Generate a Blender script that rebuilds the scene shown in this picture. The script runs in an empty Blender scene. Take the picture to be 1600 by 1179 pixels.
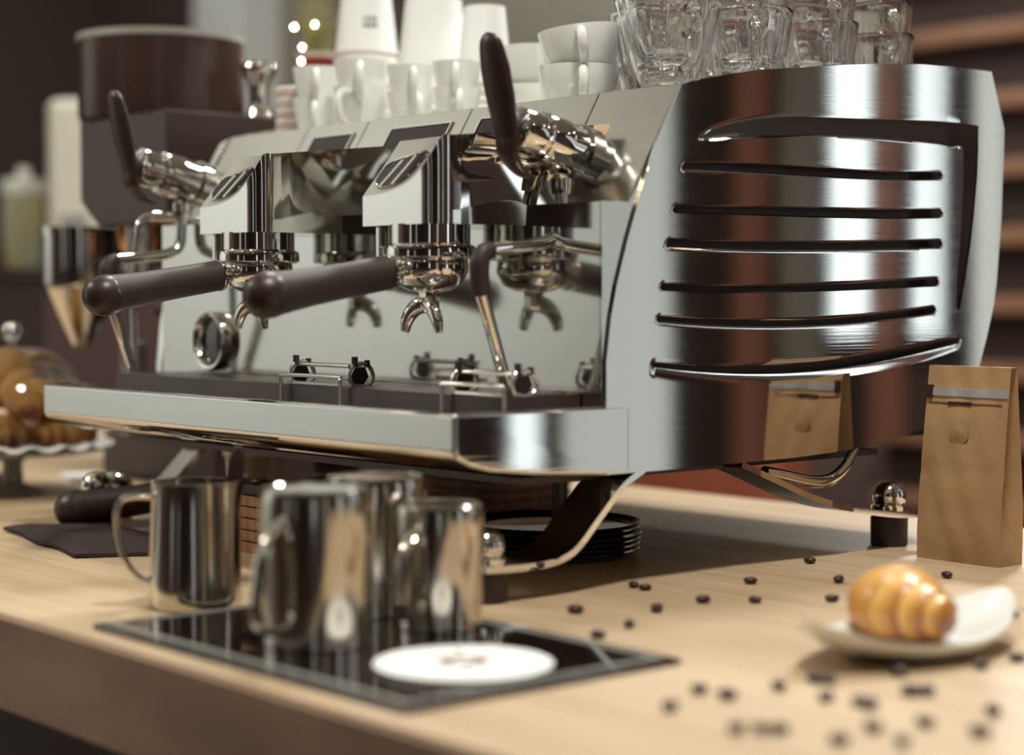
import bpy, bmesh, math, random
import numpy as np
from mathutils import Vector, Matrix
random.seed(7)
PI = math.pi
SC = bpy.context.scene
COL = SC.collection

# ------------------------------------------------------------------ camera
cd = bpy.data.cameras.new('camera'); cam = bpy.data.objects.new('camera', cd); COL.objects.link(cam)
cd.sensor_fit = 'HORIZONTAL'; cd.sensor_width = 36.0; cd.lens = 65.314
cam.location = (1.1938, -0.9721, 0.25)
cam.rotation_euler = (math.radians(90 - 2.456), 0, math.radians(90 - 40.9357))
cd.clip_start = 0.02; cd.clip_end = 60
cd.dof.use_dof = True; cd.dof.focus_distance = 1.76; cd.dof.aperture_fstop = 2.35
SC.camera = cam

# ------------------------------------------------------------------ world, exposure
w = bpy.data.worlds.new('world'); SC.world = w; w.use_nodes = True
w.node_tree.nodes['Background'].inputs[0].default_value = (0.55, 0.60, 0.66, 1)
w.node_tree.nodes['Background'].inputs[1].default_value = 0.6
SC.view_settings.view_transform = 'Standard'; SC.view_settings.look = 'None'
SC.view_settings.exposure = 0.08; SC.view_settings.gamma = 1.0
try: SC.view_settings.use_curve_mapping = False
except Exception: pass
SC.cycles.sample_clamp_indirect = 8.0
SC.cycles.max_bounces = 40; SC.cycles.transmission_bounces = 40; SC.cycles.glossy_bounces = 8

# ------------------------------------------------------------------ lights
def area(name, loc, size, power, color, target=None, sy=None):
    l = bpy.data.lights.new(name, 'AREA'); l.shape = 'RECTANGLE'; l.size = size; l.size_y = sy or size
    l.energy = power; l.color = color
    o = bpy.data.objects.new(name, l); COL.objects.link(o); o.location = loc
    d = (Vector(target) - Vector(loc)) if target else Vector((0, 0, -1))
    o.rotation_euler = d.to_track_quat('-Z', 'Y').to_euler()
    return o
def bulb(name, loc, power, color=(1, .93, .82), r=.03):
    l = bpy.data.lights.new(name, 'POINT'); l.energy = power; l.color = color; l.shadow_soft_size = r
    o = bpy.data.objects.new(name, l); COL.objects.link(o); o.location = loc
    return o
area('ceiling_panel_light', (0.55, -0.10, 2.1), 0.30, 35, (1, .965, .90))
area('left_fill_light', (-1.3, 1.0, 2.1), 0.35, 26, (1, .965, .90))  # added fill over the left counter to brighten the pastries there
area('rear_fill_light', (-.45, 1.75, 2.1), 0.26, 54, (1, .99, .96))  # added rim light from behind, brightens the cups and glass mugs
area('wall_lamp_light', (-1.5, 2.9, 1.3), 0.14, 9, (1, .95, .87), (-.1, .5, .05))
area('cake_fill_light', (-1.35, -1.0, 1.2), 0.16, 8, (1, .96, .88), (-1.02, .1, .05))  # added fill aimed at the cake stand, no known lamp here
area('wall_fill_light', (-4.3, -4.2, 2.1), 3.8, 112, (.97, 1, .97), (-6.5, -4.2, -.3), .4)  # added so the plaster is bright enough to mirror in the chrome
area('back_fill_light', (-3.0, 2.3, 2.1), 4.8, 25, (1, .99, .96), (-3.2, 3.2, 0.4), .3)  # unseen fill put in to brighten the back wall and column
area('up_fill_left', (-3.0, -.5, 1.1), 1.4, 30, (.98, 1, .97), (-3.0, -.5, 3))  # added, lights the ceiling so fascia and facets mirror a paler grey
area('up_fill_middle', (-1.0, -3.2, 1.2), 1.2, 24, (1, .98, .94), (-1.0, -3.2, 3))  # another added light that only brightens the ceiling

# ------------------------------------------------------------------ helpers
def lin(c):
    f = lambda v: v / 12.92 if v <= .04045 else ((v + .055) / 1.055) ** 2.4
    return tuple(f(x / 255) for x in c) + (1,)
def mat(name, rgb, metal=0., rough=.5, noise=None, bump=None, spec=None, coat=0., trans=0., ior=None, emit=None, brushed=None):
    m = bpy.data.materials.new(name); m.use_nodes = True
    nt = m.node_tree; b = nt.nodes['Principled BSDF']
    c = lin(rgb)
    b.inputs['Base Color'].default_value = c; b.inputs['Metallic'].default_value = metal
    b.inputs['Roughness'].default_value = rough
    if spec is not None: b.inputs['Specular IOR Level'].default_value = spec
    if coat: b.inputs['Coat Weight'].default_value = coat; b.inputs['Coat Roughness'].default_value = .05
    if trans: b.inputs['Transmission Weight'].default_value = trans
    if ior: b.inputs['IOR'].default_value = ior
    if emit: b.inputs['Emission Color'].default_value = lin(emit[0]); b.inputs['Emission Strength'].default_value = emit[1]
    L = nt.links.new
    if noise or bump or brushed:
        tc = nt.nodes.new('ShaderNodeTexCoord')
    if noise:   # (rgb2, scale, detail, (sx,sy,sz))
        mp = nt.nodes.new('ShaderNodeMapping'); mp.inputs['Scale'].default_value = noise[3] if len(noise) > 3 else (1, 1, 1)
        n = nt.nodes.new('ShaderNodeTexNoise'); n.inputs['Scale'].default_value = noise[1]; n.inputs['Detail'].default_value = noise[2]
        r = nt.nodes.new('ShaderNodeValToRGB'); r.color_ramp.elements[0].position = .32; r.color_ramp.elements[1].position = .68
        r.color_ramp.elements[0].color = c; r.color_ramp.elements[1].color = lin(noise[0])
        L(tc.outputs['Object'], mp.inputs[0]); L(mp.outputs[0], n.inputs[0]); L(n.outputs[0], r.inputs[0]); L(r.outputs[0], b.inputs['Base Color'])
    if bump:    # (scale, strength, distance, (sx,sy,sz))
        mp = nt.nodes.new('ShaderNodeMapping'); mp.inputs['Scale'].default_value = bump[3] if len(bump) > 3 else (1, 1, 1)
        n = nt.nodes.new('ShaderNodeTexNoise'); n.inputs['Scale'].default_value = bump[0]; n.inputs['Detail'].default_value = 4
        bp = nt.nodes.new('ShaderNodeBump'); bp.inputs['Strength'].default_value = bump[1]; bp.inputs['Distance'].default_value = bump[2]
        L(tc.outputs['Object'], mp.inputs[0]); L(mp.outputs[0], n.inputs[0]); L(n.outputs[0], bp.inputs['Height']); L(bp.outputs[0], b.inputs['Normal'])
    if brushed: # (scale vec, low, high)
        mp = nt.nodes.new('ShaderNodeMapping'); mp.inputs['Scale'].default_value = brushed[0]
        n = nt.nodes.new('ShaderNodeTexNoise'); n.inputs['Scale'].default_value = 1.0; n.inputs['Detail'].default_value = 3
        r = nt.nodes.new('ShaderNodeMapRange'); r.inputs[3].default_value = brushed[1]; r.inputs[4].default_value = brushed[2]
        L(tc.outputs['Object'], mp.inputs[0]); L(mp.outputs[0], n.inputs[0]); L(n.outputs[0], r.inputs[0]); L(r.outputs[0], b.inputs['Roughness'])
    return m

M = {}
M['chrome'] = mat('chrome', (232, 230, 225), 1, .045)
M['chrome_soft'] = mat('chrome_soft', (222, 220, 214), 1, .12)
M['panel_steel'] = mat('panel_steel', (226, 226, 222), 1, .06, bump=(1, .04, .0006, (3, 3, 420)), brushed=((3, 2, 260), .02, .055))
M['brushed'] = mat('brushed', (212, 212, 206), 1, .25, brushed=((4, 4, 300), .16, .30))
M['splash_steel'] = mat('splash_steel', (215, 215, 210), 1, .1, brushed=((3, 3, 200), .05, .12))
M['steel_pitcher'] = mat('steel_pitcher', (205, 200, 190), 1, .14, brushed=((60, 60, 3), .1, .2))
M['dark_steel'] = mat('dark_steel', (70, 62, 58), 1, .35)
M['wire_steel'] = mat('wire_steel', (225, 222, 214), 1, .28)
M['black'] = mat('black', (54, 37, 34), 0, .38)
M['black_rubber'] = mat('black_rubber', (54, 40, 37), 0, .55, bump=(900, .15, .0004))
M['black_gloss'] = mat('black_gloss', (32, 21, 19), 0, .06, coat=.6)
M['screen'] = mat('screen', (34, 22, 24), 0, .12, spec=.25)
M['satin'] = mat('satin', (205, 203, 196), 1, .42)
M['grille'] = mat('grille', (150, 138, 130), 1, .3)
M['porcelain'] = mat('porcelain', (236, 238, 232), 0, .12, coat=.5)
M['paper_white'] = mat('paper_white', (242, 244, 240), 0, .6)
M['paper_rim'] = mat('paper_rim', (225, 218, 206), 0, .6)
M['paper_sleeve'] = mat('paper_sleeve', (214, 190, 172), 0, .7)
M['kraft'] = mat('kraft', (184, 150, 110), 0, .62, noise=((156, 122, 86), 9, 6), bump=(26, .5, .004))
M['kraft_dark'] = mat('kraft_dark', (96, 66, 46), 0, .6)
M['foil'] = mat('foil', (216, 218, 220), .6, .3, bump=(90, .5, .002, (1, 1, .3)))
M['clip'] = mat('clip', (58, 32, 28), 0, .4)
M['wood_dark'] = mat('wood_dark', (182, 136, 96), 0, .55, noise=((138, 96, 64), 3, 5, (30, 30, 2)))
M['edge_wood'] = mat('edge_wood', (190, 158, 132), 0, .6, noise=((160, 130, 108), 7, 4, (1, 1, 3)))
M['rust'] = mat('rust', (138, 76, 52), 0, .6)
M['wood_black'] = mat('wood_black', (74, 50, 40), 0, .5, noise=((56, 38, 31), 14, 5, (1, 9, 1)))
M['croissant'] = mat('croissant', (236, 180, 92), 0, .40, bump=(60, .4, .002), coat=.3)
def crust():
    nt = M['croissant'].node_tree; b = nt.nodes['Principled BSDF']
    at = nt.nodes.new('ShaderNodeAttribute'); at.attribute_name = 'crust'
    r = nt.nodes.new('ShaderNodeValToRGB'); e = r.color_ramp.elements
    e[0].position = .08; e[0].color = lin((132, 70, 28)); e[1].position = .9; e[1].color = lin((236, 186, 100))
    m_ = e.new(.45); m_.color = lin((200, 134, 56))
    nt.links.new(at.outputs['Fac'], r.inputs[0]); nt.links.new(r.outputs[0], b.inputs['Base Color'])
crust()
M['bean'] = mat('bean', (62, 38, 26), 0, .42)
M['cloth'] = mat('cloth', (52, 38, 36), 0, .85, bump=(700, .5, .001))
M['glass'] = mat('glass', (255, 255, 255), 0, .0, trans=1, ior=1.46)
M['glass_mug'] = mat('glass_mug', (255, 255, 255), 0, .0, trans=1, ior=1.42, bump=(55, .12, .003))
M['tinted'] = mat('tinted', (58, 40, 36), 0, .22, noise=((66, 50, 44), 5, 3))
M['hopper_rim'] = mat('hopper_rim', (150, 148, 138), 0, .4)
M['cream'] = mat('cream', (216, 212, 196), 0, .4)
M['jar_glass'] = mat('jar_glass', (168, 180, 164), 0, .1, noise=((186, 172, 112), 6, 2))
M['jar_lid'] = mat('jar_lid', (214, 218, 206), 0, .25)
M['red_band'] = mat('red_band', (140, 40, 34), 0, .5)
M['pot_white'] = mat('pot_white', (226, 218, 204), 0, .5)
M['grass'] = mat('grass', (168, 164, 104), 0, .6, noise=((122, 118, 70), 30, 2))
M['doily'] = mat('doily', (236, 232, 226), 0, .7, bump=(120, .8, .004))
M['stand_grey'] = mat('stand_grey', (150, 152, 144), 0, .2)
M['label_ink'] = mat('label_ink', (92, 92, 72), 0, .7)
M['coaster_ink'] = mat('coaster_ink', (196, 188, 180), 0, .6)
M['coaster_ink_dark'] = mat('coaster_ink_dark', (128, 96, 84), 0, .6)
M['copper_metal'] = mat('copper_metal', (206, 160, 112), 1, .2)
M['copper'] = mat('copper', (150, 100, 82), 0, .5)
M['hose'] = mat('hose', (40, 28, 26), 0, .4)
M['wall_dark'] = mat('wall_dark', (84, 66, 59), 0, .8)
M['wall_mid'] = mat('wall_mid', (150, 146, 132), 0, .8, noise=((134, 128, 116), 2, 2))
M['wall_light'] = mat('wall_light', (222, 224, 218), 0, .8)
M['column'] = mat('column', (216, 218, 212), 0, .7)
M['slat_wood'] = mat('slat_wood', (142, 104, 78), 0, .5, noise=((112, 80, 60), 4, 4, (1, 8, 8)))
M['floor'] = mat('floor', (92, 74, 64), 0, .45)
M['ceiling'] = mat('ceiling', (176, 174, 166), 0, .9)
M['cabinet'] = mat('cabinet', (66, 46, 42), 0, .5)
M['frame_dark'] = mat('frame_dark', (56, 40, 36), 0, .5)
M['pane_sky'] = mat('pane_sky', (225, 238, 240), 0, .3, emit=((226, 236, 240), 1.7))
M['pane_soft'] = mat('pane_soft', (225, 232, 230), 0, .3, emit=((212, 218, 214), .55))
M['lamp_glow'] = mat('lamp_glow', (255, 236, 205), 0, .3, emit=((255, 232, 200), 40))

# counter wood: planks' grain along x, fine streaks + broad tone drift
def wood_counter():
    m = bpy.data.materials.new('counter_wood'); m.use_nodes = True; nt = m.node_tree; b = nt.nodes['Principled BSDF']; L = nt.links.new
    tc = nt.nodes.new('ShaderNodeTexCoord')
    def nz(scale, sv, det, dist=0):
        mp = nt.nodes.new('ShaderNodeMapping'); mp.inputs['Scale'].default_value = sv
        n = nt.nodes.new('ShaderNodeTexNoise'); n.inputs['Scale'].default_value = scale; n.inputs['Detail'].default_value = det
        n.inputs['Distortion'].default_value = dist
        L(tc.outputs['Object'], mp.inputs[0]); L(mp.outputs[0], n.inputs[0]); return n
    a = nz(1, (2.4, 34, 34), 7, .8); c = nz(1, (5, 170, 170), 4); d = nz(1, (1.2, 5, 5), 2)
    r = nt.nodes.new('ShaderNodeValToRGB'); e = r.color_ramp.elements
    e[0].position = .3; e[0].color = lin((168, 138, 103)); e[1].position = .68; e[1].color = lin((214, 192, 158))
    mx = nt.nodes.new('ShaderNodeMath'); mx.operation = 'MULTIPLY_ADD'; mx.inputs[1].default_value = .35
    ad = nt.nodes.new('ShaderNodeMath'); ad.operation = 'MULTIPLY_ADD'; ad.inputs[1].default_value = .35
    m3 = nt.nodes.new('ShaderNodeMath'); m3.operation = 'MULTIPLY'; m3.inputs[1].default_value = .32
    L(d.outputs[0], m3.inputs[0]); L(a.outputs[0], mx.inputs[0]); L(m3.outputs[0], mx.inputs[2])
    L(c.outputs[0], ad.inputs[0]); L(mx.outputs[0], ad.inputs[2]); L(ad.outputs[0], r.inputs[0]); L(r.outputs[0], b.inputs['Base Color'])
    b.inputs['Roughness'].default_value = .42
    bp = nt.nodes.new('ShaderNodeBump'); bp.inputs['Strength'].default_value = .15; bp.inputs['Distance'].default_value = .001
    L(c.outputs[0], bp.inputs['Height']); L(bp.outputs[0], b.inputs['Normal'])
    return m
M['counter'] = wood_counter()

def wloc(o):
    v = Vector((0, 0, 0))
    while o is not None: v += o.location; o = o.parent
    return v
class MB:
    """collects geometry; build() links it as one mesh object"""
    def __init__(s): s.v = []; s.f = []; s.wn = False
    def add(s, vs, fs, X=None):
        b = len(s.v)
        s.v += [tuple(X @ Vector(p)) if X is not None else tuple(p) for p in vs]
        s.f += [tuple(b + i for i in f) for f in fs]; return s
    def box(s, lo, hi, bev=0., X=None, seg=2):
        if bev <= 0:
            (a, b, c), (d, e, f) = lo, hi
            vs = [(a, b, c), (d, b, c), (d, e, c), (a, e, c), (a, b, f), (d, b, f), (d, e, f), (a, e, f)]
            return s.add(vs, [(0, 3, 2, 1), (4, 5, 6, 7), (0, 1, 5, 4), (1, 2, 6, 5), (2, 3, 7, 6), (3, 0, 4, 7)], X)
        bm = bmesh.new(); bmesh.ops.create_cube(bm, size=1)
        for v in bm.verts: v.co = Vector([(l + h) / 2 + q * (h - l) for l, h, q in zip(lo, hi, v.co)])
        bmesh.ops.bevel(bm, geom=bm.edges[:], offset=bev, segments=seg, profile=.5, affect='EDGES'); s.wn = True
        return s.bm(bm, X)
    def bm(s, bm, X=None):
        bm.verts.index_update()
        s.add([v.co[:] for v in bm.verts], [[v.index for v in f.verts] for f in bm.faces], X); bm.free(); return s
    def lathe(s, prof, n=40, X=None, a0=0., a1=2 * PI):
        full = abs(a1 - a0 - 2 * PI) < 1e-6; k = n if full else n + 1
        vs = []; fs = []; rows = []
        for r, z in prof:
            if r < 1e-6: rows.append([len(vs)] * k); vs.append((0, 0, z))
            else:
                rows.append(list(range(len(vs), len(vs) + k)))
                vs += [(r * math.cos(a0 + (a1 - a0) * i / n), r * math.sin(a0 + (a1 - a0) * i / n), z) for i in range(k)]
        for p, q in zip(rows, rows[1:]):
            for i in range(n):
                j = (i + 1) % k
                f = []
                for t in (p[i], p[j], q[j], q[i]):
                    if t not in f: f.append(t)
                if len(f) > 2: fs.append(f)
        return s.add(vs, fs, X)
    def tube(s, pts, r, n=12, smooth=6, X=None, flat=1., up=None, cap=True):
        """r: number or list per control point; flat: second radius factor"""
        P = [Vector(p) for p in pts]; R = r if isinstance(r, (list, tuple)) else [r] * len(P)
        if smooth > 1 and len(P) > 2:
            Q = []; S = []
            for i in range(len(P) - 1):
                p0 = P[max(i - 1, 0)]; p1 = P[i]; p2 = P[i + 1]; p3 = P[min(i + 2, len(P) - 1)]
                for k in range(smooth):
                    t = k / smooth
                    Q.append(.5 * ((2 * p1) + (-p0 + p2) * t + (2 * p0 - 5 * p1 + 4 * p2 - p3) * t * t + (-p0 + 3 * p1 - 3 * p2 + p3) * t ** 3))
                    S.append(R[i] + (R[i + 1] - R[i]) * t)
            Q.append(P[-1]); S.append(R[-1]); P, R = Q, S
        T = [(P[min(i + 1, len(P) - 1)] - P[max(i - 1, 0)]).normalized() for i in range(len(P))]
        u = Vector(up) if up else (Vector((0, 0, 1)) if abs(T[0].z) < .9 else Vector((1, 0, 0)))
        vs = []; fs = []
        for i, p in enumerate(P):
            t = T[i]; u = (u - t * u.dot(t)).normalized(); v = t.cross(u)
            vs += [tuple(p + R[i] * (math.cos(2 * PI * k / n) * u * flat + math.sin(2 * PI * k / n) * v)) for k in range(n)]
        for i in range(len(P) - 1):
            for k in range(n):
                a = i * n + k; b = i * n + (k + 1) % n
                fs.append((a, b, b + n, a + n))
        if cap: fs += [tuple(range(n - 1, -1, -1)), tuple(range((len(P) - 1) * n, len(P) * n))]
        return s.add(vs, fs, X)
    def prism(s, poly, ax, lo, hi, bev=0., X=None, seg=2):
        """poly: 2D points of the two other axes, extruded along axis ax from lo to hi"""
        bm = bmesh.new()
        def P(a, b, c): return {0: (c, a, b), 1: (a, c, b), 2: (a, b, c)}[ax]
        A = [bm.verts.new(P(a, b, lo)) for a, b in poly]; B = [bm.verts.new(P(a, b, hi)) for a, b in poly]
        bm.faces.new(A); bm.faces.new(B[::-1])
        for i in range(len(poly)):
            j = (i + 1) % len(poly); bm.faces.new((A[j], A[i], B[i], B[j]))
        bmesh.ops.recalc_face_normals(bm, faces=bm.faces[:])
        if bev > 0:
            es = [e for e in bm.edges if len(e.link_faces) == 2 and e.calc_face_angle(0) > .6]
            bmesh.ops.bevel(bm, geom=es, offset=bev, segments=seg, profile=.5, affect='EDGES'); s.wn = True
        return s.bm(bm, X)
    def sphere(s, c, r, X=None, n=20, m=12, sc=(1, 1, 1)):
        prof = [(r * math.sin(PI * i / m) if 0 < i < m else 0, -r * math.cos(PI * i / m)) for i in range(m + 1)]
        Y = Matrix.Translation(c) @ Matrix.Diagonal((*sc, 1))
        return s.lathe(prof, n, (X @ Y) if X is not None else Y)
    def grid(s, rows, X=None, wrap=False):
        k = len(rows[0]); vs = [p for r in rows for p in r]; fs = []
        for i in range(len(rows) - 1):
            for j in range(k if wrap else k - 1):
                a = i * k + j; b = i * k + (j + 1) % k; fs.append((a, b, b + k, a + k))
        return s.add(vs, fs, X)
    def mesh(s, name, m, off=None, ang=35):
        me = bpy.data.meshes.new(name)
        vs = s.v if off is None else [(x - off[0], y - off[1], z - off[2]) for x, y, z in s.v]
        me.from_pydata(vs, [], s.f); me.materials.append(M[m])
        bm = bmesh.new(); bm.from_mesh(me); bmesh.ops.recalc_face_normals(bm, faces=bm.faces[:]); bm.to_mesh(me); bm.free()
        for p in me.polygons: p.use_smooth = True
        try: me.set_sharp_from_angle(angle=math.radians(ang))
        except Exception: pass
        return me
    def build(s, name, m, parent=None, world=True, ang=35):
        """world: the vertices are world coordinates (parents carry no rotation)"""
        me = s.mesh(name, m, wloc(parent) if (world and parent is not None) else None, ang)
        o = bpy.data.objects.new(name, me); COL.objects.link(o)
        if parent is not None: o.parent = parent
        if s.wn:
            md = o.modifiers.new('face_normals', 'WEIGHTED_NORMAL'); md.mode = 'FACE_AREA'; md.weight = 90; md.keep_sharp = True
        return o
def tag(o, label=None, cat=None, group=None, kind=None):
    if label: o['label'] = label
    if cat: o['category'] = cat
    if group: o['group'] = group
    if kind: o['kind'] = kind
    return o
def thing(name, label, cat, loc=(0, 0, 0), rz=0., group=None):
    o = bpy.data.objects.new(name, None); COL.objects.link(o); o.empty_display_size = .02
    o.location = loc; o.rotation_euler = (0, 0, rz)
    return tag(o, label, cat, group)
def struct(name, mb, m, parent=None):
    o = mb.build(name, m, parent)
    if parent is None: o['kind'] = 'structure'
    return o
def dup(root, loc, rz=0., label=None, group=None, scale=None):
    r = root.copy(); COL.objects.link(r); r.location = loc; r.rotation_euler = (0, 0, rz)
    if scale: r.scale = scale
    if label: r['label'] = label
    if group: r['group'] = group
    for ch in list(root.children):
        c = ch.copy(); COL.objects.link(c); c.parent = r
        for g in list(ch.children):
            d = g.copy(); COL.objects.link(d); d.parent = c
    return r
def tr(x, y, z, rz=0., rx=0., ry=0.):
    return Matrix.Translation((x, y, z)) @ Matrix.Rotation(rz, 4, 'Z') @ Matrix.Rotation(ry, 4, 'Y') @ Matrix.Rotation(rx, 4, 'X')
def along(a, b):
    """matrix taking +Z to the direction a->b, origin a"""
    d = Vector(b) - Vector(a)
    return Matrix.Translation(a) @ d.to_track_quat('Z', 'Y').to_matrix().to_4x4()
CAMDIR = math.atan2(-.655, .755)   # heading from the counter towards the customers' side

# ------------------------------------------------------------------ room
X0, X1, Y0, Y1, Z0, Z1 = -6.5, 4.0, -6.5, 3.2, -.92, 2.2
struct('floor', MB().box((X0, Y0, Z0 - .1), (X1, Y1, Z0)), 'floor')
ceil = struct('ceiling', MB().box((X0, Y0, Z1), (X1, Y1, Z1 + .1)), 'ceiling')
struct('wall_back', MB().box((X0, Y1, Z0), (X1, Y1 + .12, Z1)), 'wall_dark')
struct('wall_left', MB().box((X0 - .12, -1.4, Z0), (X0, Y1, Z1)), 'wall_dark')
struct('wall_left_plaster', MB().box((X0 - .12, Y0, Z0), (X0, -1.4, Z1)), 'wall_light')
struct('wall_right', MB().box((X1, Y0, Z0), (X1 + .12, Y1, Z1)), 'wall_dark')
struct('wall_front', MB().box((X0, Y0 - .12, Z0), (X1, Y0, Z1)), 'wall_dark')
struct('trim_1', MB().box((-5.32, Y1 - .22, Z0), (-4.98, Y1, Z1), .01), 'column')
struct('trim_2', MB().box((-4.98, Y1 - .03, Z0), (-4.6, Y1, Z1)), 'wall_mid')
struct('trim_3', MB().box((-3.9, Y1 - .03, .02), (-2.05, Y1, Z1)), 'wall_mid')
# slatted timber cladding on the back wall
tp = struct('trim_4', MB().box((-2.0, Y1 - .025, Z0), (1.25, Y1, Z1)), 'frame_dark')
sl = MB().box((-2.0, Y1 - .095, 0), (1.25, Y1 - .025, .05), .006).mesh('slat', 'slat_wood', ang=35)
for k in range(17):
    o = bpy.data.objects.new('slat', sl); COL.objects.link(o); o.parent = tp; o.location = (0, 0, Z0 + .07 + k * .176)
bn = thing('bench', 'rust brown upholstered bench far behind the machine legs', 'bench', (-2.4, 2.5, Z0))
MB().box((-2.85, 2.2, -.55), (-2.02, 2.8, -.30), .05, seg=4).build('seat', 'rust', bn)
MB().box((-2.85, 2.72, -.45), (-2.02, 2.9, -.12), .05, seg=4).build('backrest', 'rust', bn)
for x_ in (-2.78, -2.09):
    for y_ in (2.26, 2.74): MB().box((x_ - .025, y_ - .025, Z0), (x_ + .025, y_ + .025, -.54)).build('leg', 'frame_dark', bn)
# tall windows and added glowing wall panels
n_win = [0]
def window(axis, c, lo, hi, z0, z1, glow='pane_sky', mull=0, side=-1):
    """axis 'y': in the wall y=c spanning x lo..hi;  axis 'x': in the wall x=c spanning y lo..hi"""
    n_win[0] += 1
    t = .022; d = .05
    def bx(mb, a, b, p, q, e0, e1):
        e0, e1 = min(c + side * e0, c + side * e1), max(c + side * e0, c + side * e1)
        if axis == 'y': mb.box((a, e0, p), (b, e1, q))
        else: mb.box((e0, a, p), (e1, b, q))
    f = MB(); bx(f, lo, lo + t, z0, z1, 0, d); bx(f, hi - t, hi, z0, z1, 0, d); bx(f, lo + t, hi - t, z0, z0 + t, 0, d); bx(f, lo + t, hi - t, z1 - t, z1, 0, d)
    fo = struct('window_%d' % n_win[0], f, 'frame_dark')
    xs = [lo + t + (hi - lo - 2 * t) * i / (mull + 1) for i in range(mull + 2)]
    for a, b in zip(xs, xs[1:]):
        p = MB(); bx(p, a + .012, b - .012, z0 + t, z1 - t, .01, .02); p.build('pane', glow, fo)
    return fo
window('y', Y1, 1.87, 2.04, .12, 1.9, 'pane_sky', 1)
window('y', Y1, 2.12, 2.34, .12, 1.9)
window('y', Y1, 2.9, 3.46, -.85, 1.9, 'pane_soft')  # added glowing panel in place of a lit, light grey wall
window('y', Y1, 3.5, 3.74, -.85, 1.9, 'pane_sky', 1)
window('x', X1, -3.25, -2.98, -.5, 1.7)
window('x', X1, -1.2, -.95, -.5, 1.7, 'pane_soft')
window('x', X1, 1.0, 1.3, -.5, 1.7)
window('y', Y0, -.6, -.1, -.5, 1.8, 'pane_soft', 0, 1)
window('y', Y0, 1.6, 1.85, -.5, 1.8, 'pane_soft', 0, 1)
struct('trim_5', MB().box((2.555, Y1 - .12, Z0), (2.61, Y1, Z1), .01), 'copper')
struct('trim_6', MB().box((2.05, Y1 - .1, Z0), (2.11, Y1, Z1), .005), 'copper')
window('y', Y1, 1.66, 1.845, -.1, 1.9, 'pane_soft')  # added glow standing in for a pale grey stripe of wall
struct('trim_8', MB().box((2.33, Y1 - .05, .0), (2.48, Y1, Z1), .005), 'wall_mid')
# pendant bulbs under the ceiling (their sparkle shows in the chrome)
bm_ = MB().sphere((0, 0, 0), .022, n=12, m=8).mesh('lamp_bulb', 'lamp_glow')
cm_ = MB().tube([(0, 0, .02), (0, 0, .6)], .004, n=6).mesh('lamp_cord', 'black')
for i, (x, y, z) in enumerate([(-1.6, -2.2, 1.6), (-.8, -2.4, 1.6), (0, -2.6, 1.6), (.8, -2.4, 1.6), (1.6, -2.2, 1.6), (2.3, -.6, 1.6), (2.4, .6, 1.6), (2.4, 1.6, 1.6),
                             (-2.6, -1.6, 1.6), (.9, 1.9, 1.6), (1.6, 2.0, 1.6), (-3.4, -2.6, 1.6)] + [(-2.7 + .37 * q, -1.15, 1.9) for q in range(14)]):
    o = bpy.data.objects.new('lamp_bulb', bm_); COL.objects.link(o); o.parent = ceil; o.location = (x, y, z)
    o = bpy.data.objects.new('lamp_cord', cm_); COL.objects.link(o); o.parent = ceil; o.location = (x, y, z)

# ------------------------------------------------------------------ counter
ct = thing('bar_counter', 'long bar counter with thick light wooden top the coffee machine stands on', 'counter', (-.4, .22, Z0))
MB().box((-2.0, -.3165, -.077), (1.6, .768, 0), .004).build('worktop', 'counter', ct)
MB().box((-1.998, -.3195, -.0765), (1.598, -.3165, -.0035), .001).build('edge_band', 'edge_wood', ct)
MB().box((-1.95, -.24, Z0), (1.55, .72, -.077)).build('cabinet_base', 'cabinet', ct)

# ------------------------------------------------------------------ espresso machine
em = thing('espresso_machine', 'large chrome two-group espresso machine with slotted side panel on the counter', 'coffee machine', (-.38, .45, 0))
TOP = [(.2702, .4461), (.2992, .4533), (.3262, .4586), (.3737, .4672), (.441, .4751), (.5026, .4823), (.566, .489), (.6334, .4935), (.703, .4955), (.7543, .4955)]
BOT = [(.176, .0921), (.2919, .0917), (.3558, .0925), (.4295, .093), (.4942, .0951), (.5493, .0989), (.6131, .1068), (.6394, .1125), (.6795, .1303), (.7136, .1518), (.7378, .1762)]
FRONT = [(.1750, .0921), (.1728, .1475), (.1728, .1675), (.1740, .18), (.1777, .2175), (.1813, .2352), (.1895, .27), (.2024, .3051), (.2148, .3382), (.2281, .3715), (.2412, .4), (.2502, .4170), (.2607, .4345), (.2702, .4461)]
REAR = [(.7378, .1762), (.7421, .1977), (.7561, .2143), (.7668, .2563), (.7758, .3392), (.7793, .4402), (.777, .4773), (.7688, .4897), (.7543, .4955)]
S1u = [(.2924, .3978), (.3083, .4078), (.3391, .4149), (.3948, .4218), (.4784, .4287), (.5674, .4332), (.6622, .4356), (.7314, .4359)]
S1l = [(.2932, .3958), (.3392, .4009), (.3949, .4054), (.4786, .411), (.5677, .4138), (.6383, .4134), (.7039, .4113)]
VL = [(.7039, .4113), (.7053, .388), (.7035, .346), (.6993, .3009), (.6935, .2558), (.6928, .2378)]
VR = [(.7314, .4359), (.7317, .3922), (.7263, .3467), (.7185, .3012), (.7076, .2589), (.7014, .2372)]
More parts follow.
